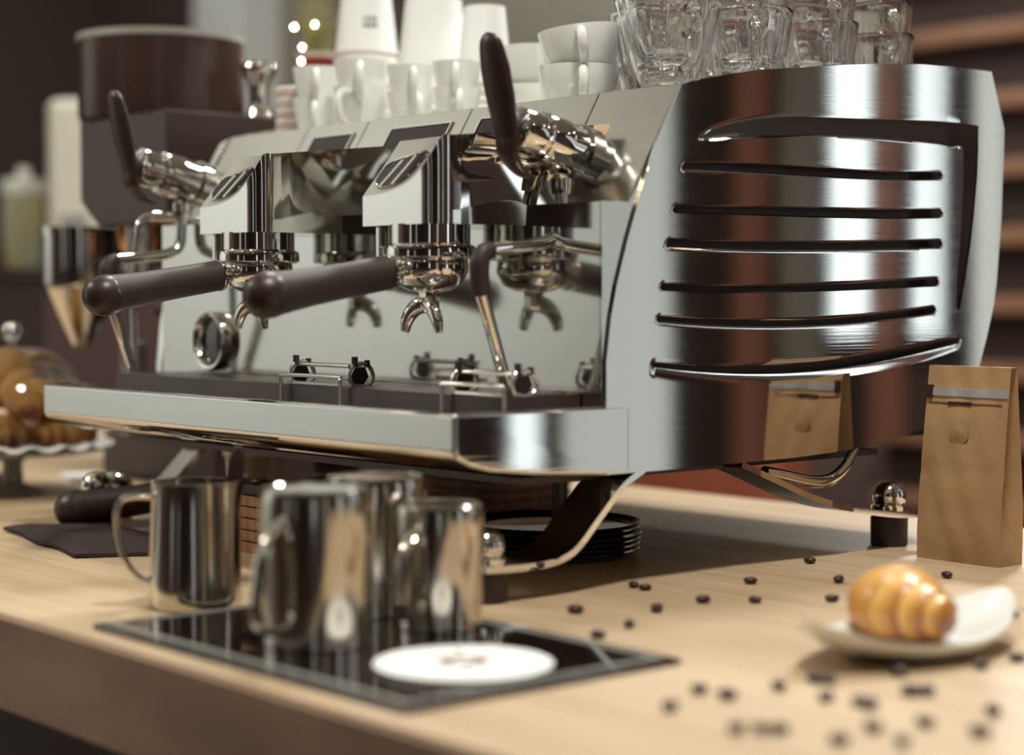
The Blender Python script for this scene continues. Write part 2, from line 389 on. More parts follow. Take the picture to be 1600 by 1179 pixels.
SL = [([(.2702, .374), (.3238, .3765), (.387, .3782), (.4576, .3778), (.5229, .378), (.6149, .381), (.667, .3833)], [(.2702, .3678), (.3162, .3690), (.3952, .3699), (.4791, .37), (.5683, .3721), (.6672, .3756)]),
      ([(.2582, .3338), (.3554, .3364), (.4795, .3384), (.6677, .3434)], [(.2582, .3286), (.3555, .3297), (.4796, .3306), (.6678, .3354)]),
      ([(.2499, .3039), (.3557, .3031), (.4798, .305), (.6682, .3111)], [(.25, .2967), (.3557, .2957), (.4799, .2978), (.6683, .3033)]),
      ([(.2421, .2631), (.356, .2611), (.4803, .2632), (.593, .2672), (.6625, .2706)], [(.2421, .2575), (.356, .2557), (.4804, .2577), (.6626, .2629)]),
      ([(.2379, .2345), (.3172, .2301), (.438, .2284), (.5473, .2321), (.6571, .2409)], [(.2379, .2287), (.3172, .2241), (.438, .2223), (.5474, .2261), (.6572, .2335)]),
      ([(.2316, .1925), (.3175, .1861), (.3969, .1853), (.4812, .1884), (.5707, .1936), (.6416, .2011), (.7009, .2071)], [(.2316, .1866), (.2795, .1818), (.3567, .1777), (.4385, .1763), (.5254, .1811), (.6178, .1898), (.701, .2017)])]
def side_panel():
    def fit(pts, deg):
        a = np.array(pts); p = np.polyfit(a[:, 0] - .47, a[:, 1], deg); y0, y1 = a[0, 0], a[-1, 0]
        def g(y):
            q = np.clip(y, y0, y1); dp = np.polyder(p)
            return np.polyval(p, q - .47) + np.polyval(dp, q - .47) * np.clip(y - q, -.09, .09) * .6
        return g
    tp_ = lambda y: np.interp(y, *np.array(TOP).T); bt_ = lambda y: np.interp(y, *np.array(BOT).T)
    fr = np.array(FRONT)[:, ::-1]; pf = np.polyfit(fr[:, 0], fr[:, 1], 6); yf = lambda z: np.polyval(pf, np.clip(z, .092, .446))
    yr = lambda z: np.interp(z, np.array(REAR)[:, 1], np.array(REAR)[:, 0])
    vl = np.array(VL)[::-1]; vr = np.array(VR)[::-1]
    def vc(z):
        a = np.interp(z, vl[:, 1], vl[:, 0]); b = np.interp(z, vr[:, 1], vr[:, 0])
        return (a + b) / 2, np.where(z > .2372, (b - a) / 2 * np.clip((z - .2372) / .004, .02, 1) ** .5, .0002)
    NL, NR = 300, 24
    base = []   # list of (curve function, kind, slot index)
    slots = []
    for u, l in SL: slots.append((fit(u, 3), fit(l, 3), u[0][0], min(u[-1][0], l[-1][0]), .0042))
    def rowpts(fn):
        zl = float(fn(np.array([.2]))[0]); yl = .2
        for _ in range(12): yl = float(yf(zl)); zl = float(fn(np.array([yl]))[0])
        yrr = .77
        for _ in range(12): zr = float(fn(np.array([yrr]))[0]); yrr = float(yr(zr))
        zc = float(fn(np.array([.70]))[0]); c, h = vc(zc)
        a, b = float(c - h), float(c + h)
        ys = np.concatenate([yl + (a - yl) * np.arange(NL + 1) / NL, b + (yrr - b) * np.arange(NR + 1) / NR])
        return ys, fn(ys)
    def slotrows(up, lo, y0, y1, e, keep_right=False):
        mid = lambda y: (up(y) + lo(y)) / 2
        ys, zm = rowpts(mid)
        t = np.minimum(ys - y0, (y1 - ys) if not keep_right else 1.)
        s = np.sqrt(np.clip(t / e, 0, 1)); hf = np.abs(up(ys) - lo(ys)) / 2
        return ys, zm - hf * s, zm + hf * s, s
    main = []   # (ys, zs, s, type)  bottom to top
    ys, zs = rowpts(bt_); main.append((ys, zs, None, 'b'))
    for up, lo, y0, y1, e in reversed(slots):
        ys, zl, zu, s = slotrows(up, lo, y0, y1, e); main.append((ys, zl, s, 'l')); main.append((ys, zu, s, 'u'))
    u1, l1 = fit(S1u, 4), fit(S1l, 4)
    u1c = lambda y: u1(np.minimum(y, .745)); l1c = lambda y: l1(np.minimum(y, .745))
    yu, zu0 = rowpts(u1c); yl_, zl0 = rowpts(l1c); ym = (yu + yl_) / 2
    s = np.clip((ym - .2924) / .0155, 0, 1) ** .55; mid = (u1c(ym) + l1c(ym)) / 2; hf = (u1c(ym) - l1c(ym)) / 2
    yv = ym.copy(); yv[NL + 1:] = yu[NL + 1:]
    ylow = ym.copy(); ylow[NL] = yl_[NL]; 
    main.append((ylow, mid - hf * s, s, 'L')); main.append((yv, mid + hf * s, s, 'U'))
    ys, zs = rowpts(tp_); main.append((ys, zs, None, 't'))
    rows = []; opens = []
    for i, (ys, zs, s, ty) in enumerate(main):
        if i:
            py, pz, ps, pt = main[i - 1]
            if pt in 'lL' : opens.append(('slot', ps, pt))
            else:
                ts = [.0, .05, .12, .3, .5, .7, .88, .95]
                for t in ts[1:]:
                    band = i
                    rows.append((py + (ys - py) * t, pz + (zs - pz) * t, t, band, None)); opens.append(('band', None, pt))
                opens.append(('band', None, pt))
        rows.append((ys, zs, 0, i, s))
    raised = {3: 1, 7: 1, 11: 1}   # bands that stand proud: 7-6, 5-4, 3-2 counted from below
    starts = {}
    vs = []; k = NL + NR + 2
    for r, (ys, zs, t, band, s) in enumerate(rows):
        for j in range(k):
            y, z = ys[j], zs[j]
            x = -.004 * (y - .45) ** 2
            y0 = starts.get(band if s is None else -1)
            if s is None and y0 is not None:
                g = 1 / (1 + math.exp(-(y - y0 - .002) / .0012)); h = max(0, min(1, (.69 - y) / .05)); h = h * h * (3 - 2 * h)
                x += (.0003 * math.sin(PI * min(1, max(0, t))) - .0009 * (t - .5)) * g * h
            if s is not None:
                ty = main[band][3]
                q_ = s[j] if ty in 'lu' else s[j] * min(1, max(0, (NL - 4 - j) / 14))
                if ty in 'lL': x -= .0014 * q_
                if ty in 'uU': x -= .0003 * q_     # rolled lip of the louvre above the slot
            vs.append((x, y, z))
    fs = []
    for r in range(len(rows) - 1):
        kind, s, pt = opens[r]
        for j in range(k - 1):
            if kind == 'slot':
                if pt == 'l' and max(s[j], s[j + 1]) > 0: continue
                if pt == 'L' and max(s[j], s[j + 1]) > 0 and j <= NL: continue
            elif j == NL:
                z = (rows[r][1][j] + rows[r + 1][1][j]) / 2
                if .2372 < z < .425: continue
            fs.append((r * k + j, r * k + j + 1, (r + 1) * k + j + 1, (r + 1) * k + j))
    bm = bmesh.new(); V = [bm.verts.new(v) for v in vs]
    for f in fs: bm.faces.new([V[i] for i in f])
    bmesh.ops.remove_doubles(bm, verts=bm.verts[:], dist=3e-5)
    bmesh.ops.dissolve_degenerate(bm, edges=bm.edges[:], dist=1e-6)
    bmesh.ops.delete(bm, geom=[v for v in bm.verts if not v.link_faces], context='VERTS')
    bmesh.ops.recalc_face_normals(bm, faces=bm.faces[:])
    if sum(f.normal.x for f in bm.faces) < 0: bmesh.ops.reverse_faces(bm, faces=bm.faces[:])
    me = bpy.data.meshes.new('side_panel'); lo = wloc(em)
    for v in bm.verts: v.co -= lo
    bm.to_mesh(me); bm.free(); me.materials.append(M['panel_steel'])
    for p in me.polygons: p.use_smooth = True
    o = bpy.data.objects.new('side_panel', me); COL.objects.link(o); o.parent = em
    md = o.modifiers.new('thickness', 'SOLIDIFY'); md.thickness = .003; md.offset = -1
    o.modifiers.new('rim_split', 'EDGE_SPLIT').split_angle = math.radians(40)
    return o
sp = side_panel(); sp['label'] = 'slotted mirror-polished end panel'
outline = BOT[:-1] + REAR[:-1] + TOP[::-1] + FRONT[-2:0:-1]
ins = [(.47 + (y - .47) * .97, .29 + (z - .29) * .965) for y, z in outline]
MB().prism(ins, 0, -.034, -.022).build('panel_liner', 'black', sp)
MB().prism(outline, 0, -.785, -.768, .003).build('side_panel', 'panel_steel', em)
MB().box((-.765, .205, .1), (-.036, .74, .33), .004).build('body', 'dark_steel', em)
MB().box((-.765, .285, .33), (-.036, .74, .43), .004).build('housing', 'dark_steel', em)
MB().box((-.765, .27, .425), (-.036, .735, .432)).build('cup_tray', 'brushed', em)
# drip tray
dt = MB().prism([(0, .1535), (0, .1195), (.004, .1150), (.018, .1080), (.04, .1020), (.09, .0965), (.172, .0915), (.205, .0915), (.205, .1535)], 0, -.735, 0, .0035, seg=3).build('drip_tray', 'panel_steel', em)
MB().box((-.715, .1, .085), (-.03, .6, .0915)).build('base_plate', 'black', em)
gf = MB()
for a, b in (((-.71, .078, .1535), (-.03, .086, .1635)), ((-.71, .162, .1535), (-.03, .170, .1635)), ((-.71, .086, .1535), (-.702, .162, .1635)), ((-.038, .086, .1535), (-.03, .162, .1635)), ((-.702, .086, .1535), (-.038, .162, .155))):
    gf.box(a, b)
gr = gf.build('drip_grille', 'black', em)
slm = MB().box((-.332, -.0016, 0), (.332, .0016, .006)).mesh('grille_bar', 'grille')
for k in range(12):
    o = bpy.data.objects.new('grille_bar', slm); COL.objects.link(o); o.parent = gr
    o.location = Vector((-.37, .0895 + k * .0063, .1582)) - wloc(em)
# mirror backsplash, fascia
MB().box((-.765, .172, .1535), (-.0045, .206, .336), .0006).build('backsplash', 'splash_steel', em)
fa, fb = Vector((0, .203, .335)), Vector((0, .272, .4475)); fu = (fb - fa).normalized(); fn = Vector((0, -fu.z, fu.y))
def fasc(mb, x0, x1, t0, t1, d0, d1, bev=0.):
    X = Matrix(((1, 0, 0, 0), (0, fu.y, fn.y, fa.y), (0, fu.z, fn.z, fa.z), (0, 0, 0, 1)))
    return mb.box((x0, t0, d0), (x1, t1, d1), bev, X)
FL = (fb - fa).length
for x0, x1 in ((-.766, -.601), (-.5995, -.4835), (-.482, -.3035), (-.302, -.112), (-.1105, -.0045)):
    fp = fasc(MB(), x0, x1, 0, FL, -.012, 0, .0008).build('fascia_panel', 'brushed', em)
    for a, b in ((-.575, -.500), (-.428, -.326), (-.276, -.185)):
        if x0 < (a + b) / 2 < x1:
            fasc(MB(), a, b, FL - .046, FL - .018, -.001, .0012, .0006).build('fascia_window', 'screen', fp)
            fr = MB(); 
            for q in ((a - .002, a, FL - .048, FL - .016), (b, b + .002, FL - .048, FL - .016), (a, b, FL - .018, FL - .016), (a, b, FL - .048, FL - .046)):
                fasc(fr, q[0], q[1], q[2], q[3], -.001, .0022)
            fr.build('window_bezel', 'chrome', fp)
# round gauge at the far end of the backsplash
MB().prism([(.172, .1535)] + [(max(.1722, y + .004), z) for y, z in FRONT if .155 < z < .36] + [(.222, .36), (.205, .336), (.172, .336)], 0, -.0060, -.0032).build('cheek_plate', 'splash_steel', em)
gx = along((-.645, .172, .2005), (-.645, .1, .2005))
g = MB().lathe([(0, .001), (.0255, .001), (.027, .008), (.029, .0115), (.0320, .012), (.0340, .009), (.0345, 0)], 40, gx).build('gauge', 'chrome', em)
MB().lathe([(0, .002), (.025, .002), (.025, .0035), (0, .006)], 40, gx).build('gauge_dial', 'black_gloss', g)

# group heads
def group_head(xc, yf):
    """hood with a sloping display facet over the brew collar; yf: y of its flat front"""
    xl, xr = xc - .054, xc + .055; R = .020; yb = .236; zb, zt = .317, .397
    def cap(x, y): return min(.345 + 1.2 * (y - yf) + .02 * (x - xl) + (x - xl) ** 2 + 200 * (x - xl) ** 4, zt + .10 * max(0, y - yf - .02))
    def xright(y):
        d = y - yf
        if d < R: return xr - R + math.sqrt(max(0, R * R - (R - d) ** 2))
        q = max(0, (d - .04) / .13)
        return xr + .03 * q ** 1.6
    def flare(x, y, z):     # the flanks lean outwards towards the top rear
        f = (z - zb) / .09; q = max(0, (y - yf - .03) / .13)
        return (xc + (x - xc) * (1 + .26 * f ** 1.5 * q) * (1 - .06 * (1 - f) * min(1, q)), y, z)
    ys = [yf + R * (1 - math.cos(PI / 2 * i / 12)) for i in range(12)] + [yf + R + (.06 - R) * i / 40 for i in range(40)] + [yf + .06 + (yb - yf - .06) * i / 20 for i in range(21)]
    NX = 56; top = []
    for y in ys: top.append([flare(x, y, cap(x, y)) for x in [xl + (xright(y) - xl) * j / NX for j in range(NX + 1)]])
    q = MB(); q.grid(top)
    def wall(pts):
        rows = []
        for p, y0 in pts: rows.append([flare(p[0], p[1], zb + (p[2] - zb) * i / 6) for i in range(7)])
        return MB.grid(q, rows)
    wall([((x, yf, cap(x, yf)), 0) for x in [xl + (xright(yf) - xl) * j / NX for j in range(NX + 1)]])
    wall([((xright(y), y, cap(xright(y), y)), 0) for y in ys])
    wall([((xl, y, cap(xl, y)), 0) for y in ys])
    q.grid([[flare(xl, y, zb), flare(xright(y), y, zb)] for y in ys])
    bm = bmesh.new(); me = bpy.data.meshes.new('t'); me.from_pydata(q.v, [], q.f); bm.from_mesh(me); bpy.data.meshes.remove(me)
    bmesh.ops.remove_doubles(bm, verts=bm.verts[:], dist=1e-5)
    q = MB(); q.bm(bm)
    gh = q.build('group_head', 'chrome', em, ang=32)
    gh.data.materials.append(M['satin'])
    for p_ in gh.data.polygons:
        if p_.normal.z > .3 and p_.normal.y < -.35: p_.material_index = 1
    def F(dx, dy, o):      # a point on the facet, lifted by o along its normal
        gx, gy = .02 + 2 * dx + 800 * dx ** 3, 1.2; n = Vector((-gx, -gy, 1)).normalized()
        return Vector((xl + dx, yf + dy, .345 + 1.2 * dy + .02 * dx + dx * dx + 200 * dx ** 4)) + n * o
    lo = [(.006, .0125), (.012, .0080), (.022, .0048), (.034, .0038), (.046, .0038), (.058, .0052), (.068, .0090), (.079, .0175)]
    hi = [(.006, .0215), (.012, .0265), (.022, .0280), (.034, .0285), (.046, .0285), (.058, .0270), (.068, .0240), (.079, .0180)]
    sc = MB(); up = [[F(a_[0], a_[1] + (b_[1] - a_[1]) * t / 5, .0011) for t in range(6)] for a_, b_ in zip(lo, hi)]; dn = [[F(a_[0], a_[1] + (b_[1] - a_[1]) * t / 5, -.0005) for t in range(6)] for a_, b_ in zip(lo, hi)]
    sc.grid(up); sc.grid(dn); sc.grid([[r_[0] for r_ in up], [r_[0] for r_ in dn]]); sc.grid([[r_[5] for r_ in up], [r_[5] for r_ in dn]]); sc.grid([up[0], dn[0]]); sc.grid([up[7], dn[7]])
    sc.build('display_screen', 'screen', gh)
    rim = MB(); rp = [F(a_, b_, .001) for a_, b_ in lo + hi[::-1]]; rim.tube(rp + [rp[0]], .0011, n=6, smooth=3); rim.build('display_glint_rim', 'chrome', gh)  # chrome rim shaped as the bright reflection along the glass edge
    dv = MB()
    for a_ in (.020, .040): dv.tube([F(a_ + .010 * t, .005 + .021 * t, .0013) for t in (0, .25, .5, .75, 1)], .0013, n=6)
    dv.build('display_divider', 'jar_lid', gh)
    c = (xc, yf + .037)
    MB().lathe([(.0385, .318), (.0385, .300), (.0425, .298), (.0435, .294), (.0435, .288), (.040, .286), (.030, .286)], 48, tr(c[0], c[1], 0)).build('brew_collar', 'chrome', gh)
    MB().box((xc - .050, yf + .012, .288), (xc - .044, yf + .060, .317), .001).build('collar_bracket', 'chrome_soft', gh)
    return c
G2 = group_head(-.168, .070)
G1 = group_head(-.459, .071)

def lever_set(x, y, lean=0.):
    """steam tap with paddle and wand; y: y of the paddle's foot"""
    a, b = Vector((x, y + .004, .402)), Vector((x, y + .112, .377))
    L_ = (b - a).length
    v = MB().lathe([(0, -.004), (.014, -.003), (.0205, .002), (.0220, .010), (.0220, .022), (.0195, .024), (.0195, .028), (.0240, .030), (.0252, .036), (.0252, .054), (.0235, .056), (.0235, .074), (.0265, .077), (.0265, .092), (.021, .095), (.021, L_ + .006)], 40, along(a, b)).build('steam_tap', 'chrome', em)
    p = MB(); pr = [(x, y - .002, .385), (x, y - .004, .396), (x, y - .007, .41), (x, y - .012, .43), (x, y - .018, .455), (x, y - .023, .475), (x, y - .025, .482), (x, y - .026, .485)]
    p.tube(pr, [.010, .0145, .0160, .0178, .0178, .0140, .009, .001], n=20, smooth=4, flat=.46, up=(0, 1, 0)); p.build('paddle', 'black', v)
    h = MB().tube([(x, y + .028, .358), (x, y + .014, .362), (x, y + .003, .371), (x, y - .003, .381), (x, y - .004, .393)], [.003, .008, .011, .0135, .0145], n=16, smooth=4, flat=.46, up=(0, 1, 0)); h.build('paddle_foot', 'black', v)
    w_ = MB().lathe([(0, 0), (.009, 0), (.010, .006), (.010, .014), (.007, .018)], 20, tr(x, y + .062, .345)).build('steam_wand', 'chrome', em)
    pipe = MB().tube([(x, y + .062, .352), (x, y + .062, .335), (x, y + .061, .318), (x, y + .057, .308), (x, y + .046, .302), (x, y + .03, .2985), (x, y - .02, .2935), (x, y - .03, .292)], .0062, n=16, smooth=6); pipe.build('steam_pipe', 'chrome', w_)
    MB().tube([(x, y - .022, .2935), (x, y - .031, .290), (x, y - .036, .281), (x, y - .036, .268), (x + lean * .1, y - .034, .252)], [.0068, .0085, .0092, .0088, .0086], n=16, smooth=5).build('wand_grip', 'black_rubber', w_)
    tip = Vector((x + lean, y, .158))
    s0 = Vector((x + lean * .1, y - .0345, .256))
    MB().tube([s0, s0.lerp(tip, .93), tip], [.0060, .0056, .0050], n=16, smooth=2).build('wand_tube', 'chrome', w_)
    MB().lathe([(0, -.006), (.003, -.005), (.0062, 0), (.0062, .010), (.005, .014)], 16, along(tip, s0)).build('wand_tip', 'chrome', w_)
lever_set(-.07, .122)
lever_set(-.70, .098)
MB().tube([(-.715, .115, .335), (-.715, .108, .30), (-.715, .105, .25), (-.713, .105, .16)], .0042, n=12).build('hot_water_spout', 'chrome', em)
MB().tube([(-.715, .205, .338), (-.715, .14, .345), (-.715, .117, .338), (-.715, .113, .325)], .006, n=12).build('hot_water_arm', 'chrome', em)

# legs: bent ribbons, ball bolt, rubber pad
def leg(xa, xb, path, foot, name='leg'):
    mb = MB(); th = .006
    P = [Vector((0, a, b)) for a, b in path]; Q = []
    for i in range(len(P) - 1):
        p0, p1, p2, p3 = P[max(i - 1, 0)], P[i], P[i + 1], P[min(i + 2, len(P) - 1)]
        for k in range(6):
            t = k / 6; Q.append(.5 * ((2 * p1) + (-p0 + p2) * t + (2 * p0 - 5 * p1 + 4 * p2 - p3) * t * t + (-p0 + 3 * p1 - 3 * p2 + p3) * t ** 3))
    Q.append(P[-1]); rows = []
    for i, q in enumerate(Q):
        d = (Q[min(i + 1, len(Q) - 1)] - Q[max(i - 1, 0)]).normalized(); n = Vector((0, -d.z, d.y)) * th
        if n.z < 0: n = -n
        rows.append([(xa, q.y, q.z), (xb, q.y, q.z), (xb, q.y + n.y, q.z + n.z), (xa, q.y + n.y, q.z + n.z)])
    mb.grid(rows, wrap=True); mb.add(rows[0], [(0, 1, 2, 3)]); mb.add(rows[-1], [(3, 2, 1, 0)])
    lg = mb.build(name, 'chrome', em, ang=30)
    fx, fy, fz = foot
    MB().lathe([(0, fz + .031), (.009, fz + .0295), (.0155, fz + .024), (.0180, fz + .016), (.0170, fz + .009), (.0155, fz + .006), (.019, fz + .005), (.019, fz)], 24, tr(fx, fy, 0)).build('ball_bolt', 'chrome', lg)
    MB().lathe([(0, -.011), (.0185, -.011), (.0195, -.009), (.0195, fz - .008), (.018, fz - .0065), (0, fz - .0065)], 28, tr(fx, fy, 0)).build('foot_pad', 'black_rubber', lg)
fpath = [(.225, .091), (.2, .078), (.172, .053), (.145, .028), (.125, .0185), (.10, .0150), (.07, .0150), (.035, .0165)]
rpath = [(.355, .0875), (.40, .071), (.45, .0520), (.50, .0375), (.55, .0275), (.59, .0215), (.625, .0185), (.645, .0185)]
leg(-.055, -.001, fpath, (-.022, .052, .0215))
leg(-.735, -.700, fpath, (-.71, .052, .0215))
leg(-.045, -.001, rpath, (-.022, .610, .0265))
leg(-.735, -.69, rpath, (-.71, .610, .0265))
MB().tube([(-.012, .40, .080), (-.012, .43, .074), (-.012, .47, .0665), (-.012, .50, .0665), (-.012, .525, .079), (-.012, .54, .098)], [.006, .0065, .0065, .0065, .0055, .005], n=14, smooth=5).build('drain_bracket', 'chrome', em)
for x, y in ((-.13, .235), (-.105, .252)):
    MB().tube([(x, y, .092), (x + .002, y, .07), (x, y + .002, .045), (x - .002, y + .004, .034)], .0075, n=12).build('drain_hose', 'hose', em)

# portafilters locked into the groups
def portafilter(c, label, ang=0., z=.284, flat=False, root=None):
    r = root or thing('portafilter', label, 'portafilter', (c[0], c[1], z))
    k = dict(world=False)
    MB().lathe([(.0305, .002), (.0355, .002), (.0365, 0), (.0365, -.010), (.0345, -.014), (.030, -.022), (.020, -.027), (.012, -.0285), (0, -.0285)], 44).build('basket_holder', 'chrome', r, **k)
    MB().tube([(0, -.030, -.009), (0, -.047, -.0105)], .0078, n=14).build('neck', 'chrome', r, **k)
    A, B = Vector((0, -.046, -.0105)), Vector((0, -.185, -.0325))
    L_ = (B - A).length
    h = MB().lathe([(0, 0), (.0135, 0), (.0155, .002), (.0158, .012), (.0160, .05), (.0170, .09), (.0185, .115), (.0198, L_ - .012)], 30, along(A, B)).build('handle', 'black_rubber', r, **k)
    MB().lathe([(0, -.001), (.0140, -.001), (.0165, .001), (.0165, .0035), (.0160, .004)], 30, along(A, B)).build('ferrule', 'chrome', h, **k)
    MB().lathe([(.0198, L_ - .0125), (.0206, L_ - .010), (.0205, L_ - .002), (.0180, L_ + .007), (.0115, L_ + .0135), (0, L_ + .016)], 30, along(A, B)).build('handle_end', 'black', h, **k)
    if not flat:
        s = MB().lathe([(0, -.046), (.009, -.046), (.0095, -.043), (.0095, -.030), (.0112, -.029), (.0112, -.027)], 6).build('spout', 'chrome', r, **k)
        for sx in (-1, 1):
            MB().tube([(0, -.004, -.040), (sx * .008, -.006, -.0415), (sx * .0165, -.008, -.047), (sx * .023, -.009, -.056), (sx * .0255, -.009, -.066)], [.0085, .0085, .0078, .0068, .0045], n=14, smooth=5, flat=.75, up=(0, 1, 0)).build('spout_arm', 'chrome', s, **k)
    r.rotation_euler = (0, 0, ang)
    return r
portafilter(G2, 'portafilter with black handle locked in the machine group nearer the slotted panel')
portafilter(G1, 'portafilter with black handle locked in the machine group farther from the slotted panel')

# wire cup racks on the tray
def cup_rack(x0, x1, label):
    r = thing('cup_rack', label, 'rack', ((x0 + x1) / 2, .105, .1535))
    yf_, yb = .072, .128
    fr = MB(); rw = .0019
    fr.tube([(x0, yf_, .1535), (x0, yf_, .166), (x0 + .001, yf_, .1715), (x0 + .006, yf_, .1735), (x1 - .006, yf_, .1735), (x1 - .001, yf_, .1715), (x1, yf_, .166), (x1, yf_, .1535)], rw, n=8, smooth=4)
    fr.build('front_wire', 'wire_steel', r)
    for y, z in ((.090, .1835), (.079, .1655), (.104, .1835)):
        MB().tube([(x0 + .006, y, z), (x1 - .010, y, z)], rw, n=8).build('cross_wire', 'wire_steel', r)
    for x in (x0 + .004, x1 - .012):
        s = MB(); yo = .010 if x > x0 + .01 else 0
        ring = [(x, .084 + yo, .1655), (x, .081 + yo, .174), (x, .085 + yo, .183), (x, .095 + yo, .186), (x, .105 + yo, .183), (x, .110 + yo, .174), (x, .107 + yo, .1665), (x, .096 + yo, .1635), (x, .084 + yo, .1655)]
        s.tube(ring, .0022, n=10, smooth=5); so = s.build('side_hoop', 'wire_steel', r)
        MB().prism([(.087 + yo, .1655), (.084 + yo, .174), (.088 + yo, .1815), (.100 + yo, .1825), (.104 + yo, .173), (.098 + yo, .1650)], 0, x - .001, x + .001).build('side_plate', 'dark_steel', so)
        MB().tube([(x, .088 + yo, .182), (x, .088 + yo, .1925)], .0032, n=12).build('rubber_bumper', 'black_rubber', so)
        MB().tube([(x, .103 + yo, .182), (x, .103 + yo, .189)], .0028, n=12).build('rubber_bumper', 'black_rubber', so)
cup_rack(-.364, -.262, 'folding wire cup rack on the drip tray, the one farther from the slotted panel')
cup_rack(-.106, -.020, 'folding wire cup rack on the drip tray, behind the tip of the steam wand')

# ------------------------------------------------------------------ crockery on top of the machine
H0 = .4325
def cup_parts(root, R, Hh, rb, mname='porcelain', handle=True, hscale=1., wall=.0035, n=40, curve=1.8):
    prof = [(0, .001), (rb * .8, .001), (rb * .85, 0), (rb, 0)]
    for i in range(1, 9):
        t = i / 8; prof.append((rb + (R - rb) * (1 - (1 - t) ** curve), .002 + (Hh - .002) * t))
    inner = [(R - wall, Hh)] + [(max(rb + (R - rb) * (1 - (1 - t) ** curve) - wall, .001), .006 + (Hh - .006) * t) for t in [j / 8 for j in range(7, -1, -1)]] + [(0, .006)]
    MB().lathe(prof + inner, n).build('bowl', mname, root, world=False, ang=50)
    if handle:
        a = hscale
        hm = MB().tube([(R - .005, 0, Hh * .86), (R + .006 * a, 0, Hh * .87), (R + .015 * a, 0, Hh * .78), (R + .0165 * a, 0, Hh * .58), (R + .010 * a, 0, Hh * .38), (rb + (R - rb) * .62 - .002, 0, Hh * .27)], [.0045 * a, .0040 * a, .0042 * a, .0042 * a, .0038 * a, .0035 * a], n=12, smooth=5, up=(0, 1, 0))
        hm.build('handle', mname, root, world=False)
espr = thing('espresso_cup', 'small white espresso cup, lower one of the stack beside the striped paper lids', 'cup', (-.676, .335, H0), CAMDIR + .05, 'small white espresso cups on the machine')
cup_parts(espr, .0290, .058, .0165, curve=1.3)
def ecup(x, y, z, label, rz=0., sc=1.): return dup(espr, (x, y, z), CAMDIR + rz, label, 'small white espresso cups on the machine', (sc, sc, sc))
ecup(-.676, .335, H0 + .038, 'small white espresso cup, upper one of the stack beside the striped paper lids', .1)
ecup(-.598, .345, H0, 'small white espresso cup, lower one of the stack in front of the inscribed paper cups', -.45, 1.15)
ecup(-.598, .345, H0 + .031, 'small white espresso cup, upper one of the stack in front of the inscribed paper cups', .05, 1.15)
ecup(-.522, .36, H0, 'small white espresso cup, lower one of the second stack right of the inscribed paper cups', .3, .96)
ecup(-.522, .36, H0 + .030, 'small white espresso cup, upper one of the second stack right of the inscribed paper cups', .15, .96)
ecup(-.452, .372, H0, 'small white espresso cup, lower one of the stack just left of the raised black paddle', .1, .96)
ecup(-.452, .372, H0 + .029, 'small white espresso cup, upper one of the stack just left of the raised black paddle', 0, .96)
capp = thing('cappuccino_cup', 'wide white cappuccino cup, lower one of the pair beside the glass mugs', 'cup', (-.236, .36, H0), CAMDIR + .05, 'wide white cappuccino cups')
cup_parts(capp, .0425, .058, .026, hscale=1.25)
def ccup(x, y, z, label, rz=0., sc=1.): return dup(capp, (x, y, z), CAMDIR + rz, label, 'wide white cappuccino cups', (sc, sc, sc))
up_ = ccup(-.234, .367, H0 + .0405, 'wide white cappuccino cup, tilted upper one of the pair beside the glass mugs', .0); up_.rotation_euler = (.0, -.10, CAMDIR)
up_.rotation_euler = (Matrix.Rotation(math.radians(7), 4, Vector((.755, -.655, 0))) @ Matrix.Rotation(CAMDIR, 4, 'Z')).to_euler()
ccup(-.400, .445, H0, 'wide white cappuccino cup, lower one of the pair behind the raised black paddle', .3)
ccup(-.400, .445, H0 + .044, 'wide white cappuccino cup, upper one of the pair behind the raised black paddle', .35)

# paper cups standing upside down, nested
def paper_stack(x, y, R, n, Hc, step, label, mark=False):
    for i in range(n):
        z = H0 + i * step
        lab = label % ('topmost' if i == n - 1 else 'lowest' if i == 0 else ['second', 'third', 'fourth', 'fifth', 'sixth', 'seventh', 'eighth', 'ninth', 'tenth', 'eleventh'][i - 1] + ' from below')
        t = thing('paper_cup', lab, 'paper cup', (x, y, z), CAMDIR, 'upside-down paper cups on the machine')
        top = Hc
        MB().lathe([(R * .985, .006), (R * .72, top), (R * .70, top), (R * .70, top - .006), (0, top - .006), (0, top - .009), (R * .69, top - .009), (R * .955, .006)], 40).build('paper_wall', 'paper_white', t, world=False)
        ring = [(R * 1.0 + .0022 * math.cos(a), .003 + .003 * math.sin(a)) for a in [2 * PI * j / 10 for j in range(11)]]
        MB().lathe(ring, 40).build('rolled_rim', 'paper_rim', t, world=False)
        if mark and i == n - 1:
            # two lines of small print, far too blurred in the photograph to be read
            mk = MB(); zz = top * .40
            for row, items in enumerate([[(-.34, .05), (-.22, .10), (-.05, .11), (.10, .06)], [(-.34, .05), (-.25, .12), (-.09, .10), (.05, .11)]]):
                for a0, wd in items:
                    rr = lambda z_: R * .985 + (R * .72 - R * .985) * (z_ - .006) / (top - .006) + .0003
                    za, zb_ = zz - row * .0085, zz - row * .0085 + .0058
                    A = [a0 + .30 + wd * q / 4 for q in range(5)]
                    mk.grid([[(rr(z_) * math.cos(a), rr(z_) * math.sin(a), z_) for a in A] for z_ in (za, zb_)])
            mk.build('printed_mark', 'label_ink', t, world=False)
paper_stack(-.797, .500, .0415, 11, .105, .0135, 'white paper cup, %s in the upside-down stack with small dark print', True)
paper_stack(-.655, .500, .0490, 7, .120, .012, 'white paper cup, %s in the wide upside-down stack between the other two')
paper_stack(-.555, .500, .0345, 8, .098, .0105, 'white paper cup, %s in the narrow upside-down stack behind the raised black paddle')

